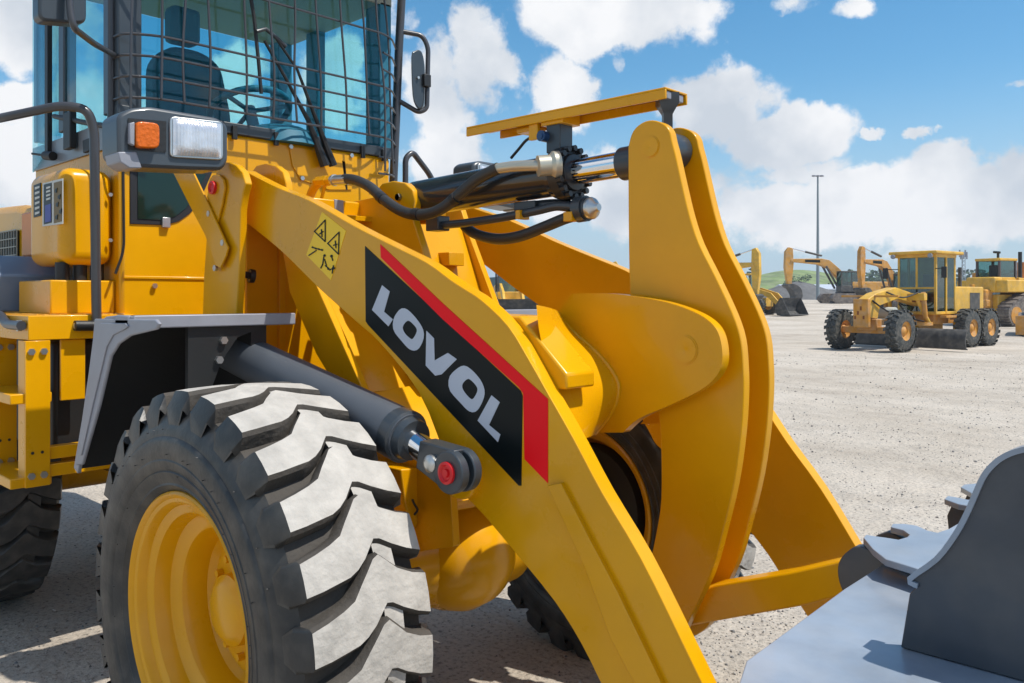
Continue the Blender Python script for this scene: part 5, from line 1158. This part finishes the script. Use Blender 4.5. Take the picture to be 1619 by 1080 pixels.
lbx(t, 'wall', mat('shed_wall', (.30, .33, .36), .7), [(-5.8, 4.8, -3.8, 3.8, 0, 1.6)], 0)
bm = bmesh.new(); rnd = random.Random(2); c0 = far(1262, 105); rings = []
for k in range(9):
    t_ = k/8; rr = 5.4*(1-t_)+.05
    rings.append([bm.verts.new((c0.x+RV.x*math.cos(2*PI*i/36)*rr*1.25+DV.x*math.sin(2*PI*i/36)*rr*.8+rnd.uniform(-.12, .12), c0.y+RV.y*math.cos(2*PI*i/36)*rr*1.25+DV.y*math.sin(2*PI*i/36)*rr*.8+rnd.uniform(-.12, .12), c0.z-.05+2.3*(1-(1-t_)**1.3)+rnd.uniform(-.06, .06))) for i in range(36)])
for a, b in zip(rings, rings[1:]):
    for i in range(36): bm.faces.new((a[i], a[(i+1) % 36], b[(i+1) % 36], b[i]))
bm.faces.new(rings[-1])
tag(link('gravel_heap', bm, mat('heap_gravel', (.13, .13, .13), .95, var=.3, vscale=1.5), smooth=20), 'dark grey heap of crushed stone between the excavators and the hill', 'gravel heap')

# ---- trees: trunk, limbs and a crown of many leaf clumps
LEAF = [mat('leaf_dark', (.035, .065, .035), .8), mat('leaf_mid', (.055, .10, .04), .8), mat('leaf_light', (.10, .15, .06), .8)]
BARK = mat('bark', (.08, .06, .045), .9)
def make_tree(loc, h, w, seed, leaves=700, label='', grp='trees beyond the yard', parts=True):
    rnd = random.Random(seed); t = thing('tree', label, 'tree', loc, 0, grp)
    bm = bmesh.new(); tube(bm, [(0, 0, -.2), (.05, .0, h*.3), (-.05, .08, h*.6)], lambda q: h*.03*(1-.6*q), 7)
    for k in range(5):
        a = rnd.uniform(0, 2*PI); tube(bm, [(0, 0, h*.3), (math.cos(a)*w*.2, math.sin(a)*w*.2, h*.5), (math.cos(a)*w*.38, math.sin(a)*w*.38, h*.72)], lambda q: h*.013*(1-.7*q), 5)
    link('trunk', bm, BARK, t)
    bm = bmesh.new(); cl = [(Vector((rnd.gauss(0, w*.24), rnd.gauss(0, w*.24), h*rnd.uniform(.25, .85))), rnd.uniform(.14, .26)*w) for _ in range(14)]
    for _ in range(leaves):
        c, r = rnd.choice(cl); d_ = Vector((rnd.gauss(0, 1), rnd.gauss(0, 1), rnd.gauss(0, 1))).normalized()*r*rnd.random()**.4; q = c+d_; q.z = min(q.z, h); s = rnd.uniform(.03, .06)*w
        n = Vector((rnd.gauss(0, 1), rnd.gauss(0, 1), rnd.gauss(.8, 1))).normalized(); u, v, _w = frame_of(n)
        f = bm.faces.new([bm.verts.new(q+u*math.cos(a)*s+v*math.sin(a)*s*.7) for a in (0, 1.3, 2.6, 3.9, 5.2)]); f.material_index = rnd.choice((0, 0, 1, 1, 2))
    link('crown', bm, LEAF, t); return t
for i, (u, dep, h, w) in enumerate(((1254, 185, 5.6, 4.6), (1262, 200, 3.6, 4), (1285, 205, 3.4, 3.6), (1297, 204, 3.0, 3.8), (1318, 190, 3.6, 5))):
    make_tree(far(u, dep), h, w, 40+i, 500, ['dark round tree at the left foot of the green hill', 'bushy tree just right of the darkest one on the hill foot', 'small tree low on the hill, left of the floodlight mast', 'small tree on the hill directly behind the floodlight mast', 'tree at the right foot of the hill, above the excavator boom'][i], 'trees on the green hill')
# far wood along the horizon reads as one mass
bm = bmesh.new(); rnd = random.Random(9)
for k in range(16000):
    u = rnd.uniform(-700, 1950)
    if 1195 < u < 1312: continue
    dep = rnd.uniform(255, 290); b = far(u, dep); hmax = 8.8+1.2*noise.noise(Vector((u*.02, 1, 0)))+.8*noise.noise(Vector((u*.1, 5, 0)))
    if u < 1180: hmax *= .8
    z = 1.2+rnd.random()**.7*hmax; s = rnd.uniform(.35, .9); n = Vector((rnd.gauss(0, 1), rnd.gauss(0, 1), rnd.gauss(.6, 1))).normalized(); a_, c_, _ = frame_of(n)
    bm.faces.new([bm.verts.new(Vector((b.x, b.y, z))+a_*math.cos(a)*s+c_*math.sin(a)*s*.8) for a in (0, 1.3, 2.6, 3.9, 5.2)]).material_index = rnd.choice((0, 0, 0, 1, 1, 2))
# solid core so that no sky shows through the base
core = []
for i in range(60):
    u = -700+i*45; b = far(u, 285); core.append((u, b))
for (u0, a), (u1, b) in zip(core, core[1:]):
    if u1 > 1190 and u0 < 1315: continue
    h = 7.2 if u0 > 1300 else 5.6
    slab(bm, [(a.x, a.y, 1.0), (b.x, b.y, 1.0), (b.x, b.y, 1+h), (a.x, a.y, 1+h)], DV*3)
tag(link('woodland', bm, LEAF), 'dark band of far trees along the horizon', kind='stuff')

# ---- air between here and the far hill
bm = bmesh.new(); bx(bm, -320, 60, -60, 330, -1, 34)
hz_ = bpy.data.materials.new('haze'); hz_.use_nodes = True; nt = hz_.node_tree; nt.nodes.clear()
o_ = nt.nodes.new('ShaderNodeOutputMaterial'); v_ = nt.nodes.new('ShaderNodeVolumePrincipled'); v_.inputs['Color'].default_value = (.8, .88, 1, 1); v_.inputs['Density'].default_value = .0006; v_.inputs['Anisotropy'].default_value = .2
nt.links.new(v_.outputs[0], o_.inputs['Volume'])
hzo = link('haze', bm, hz_); tag(hzo, 'thin pale air over the yard', kind='stuff')
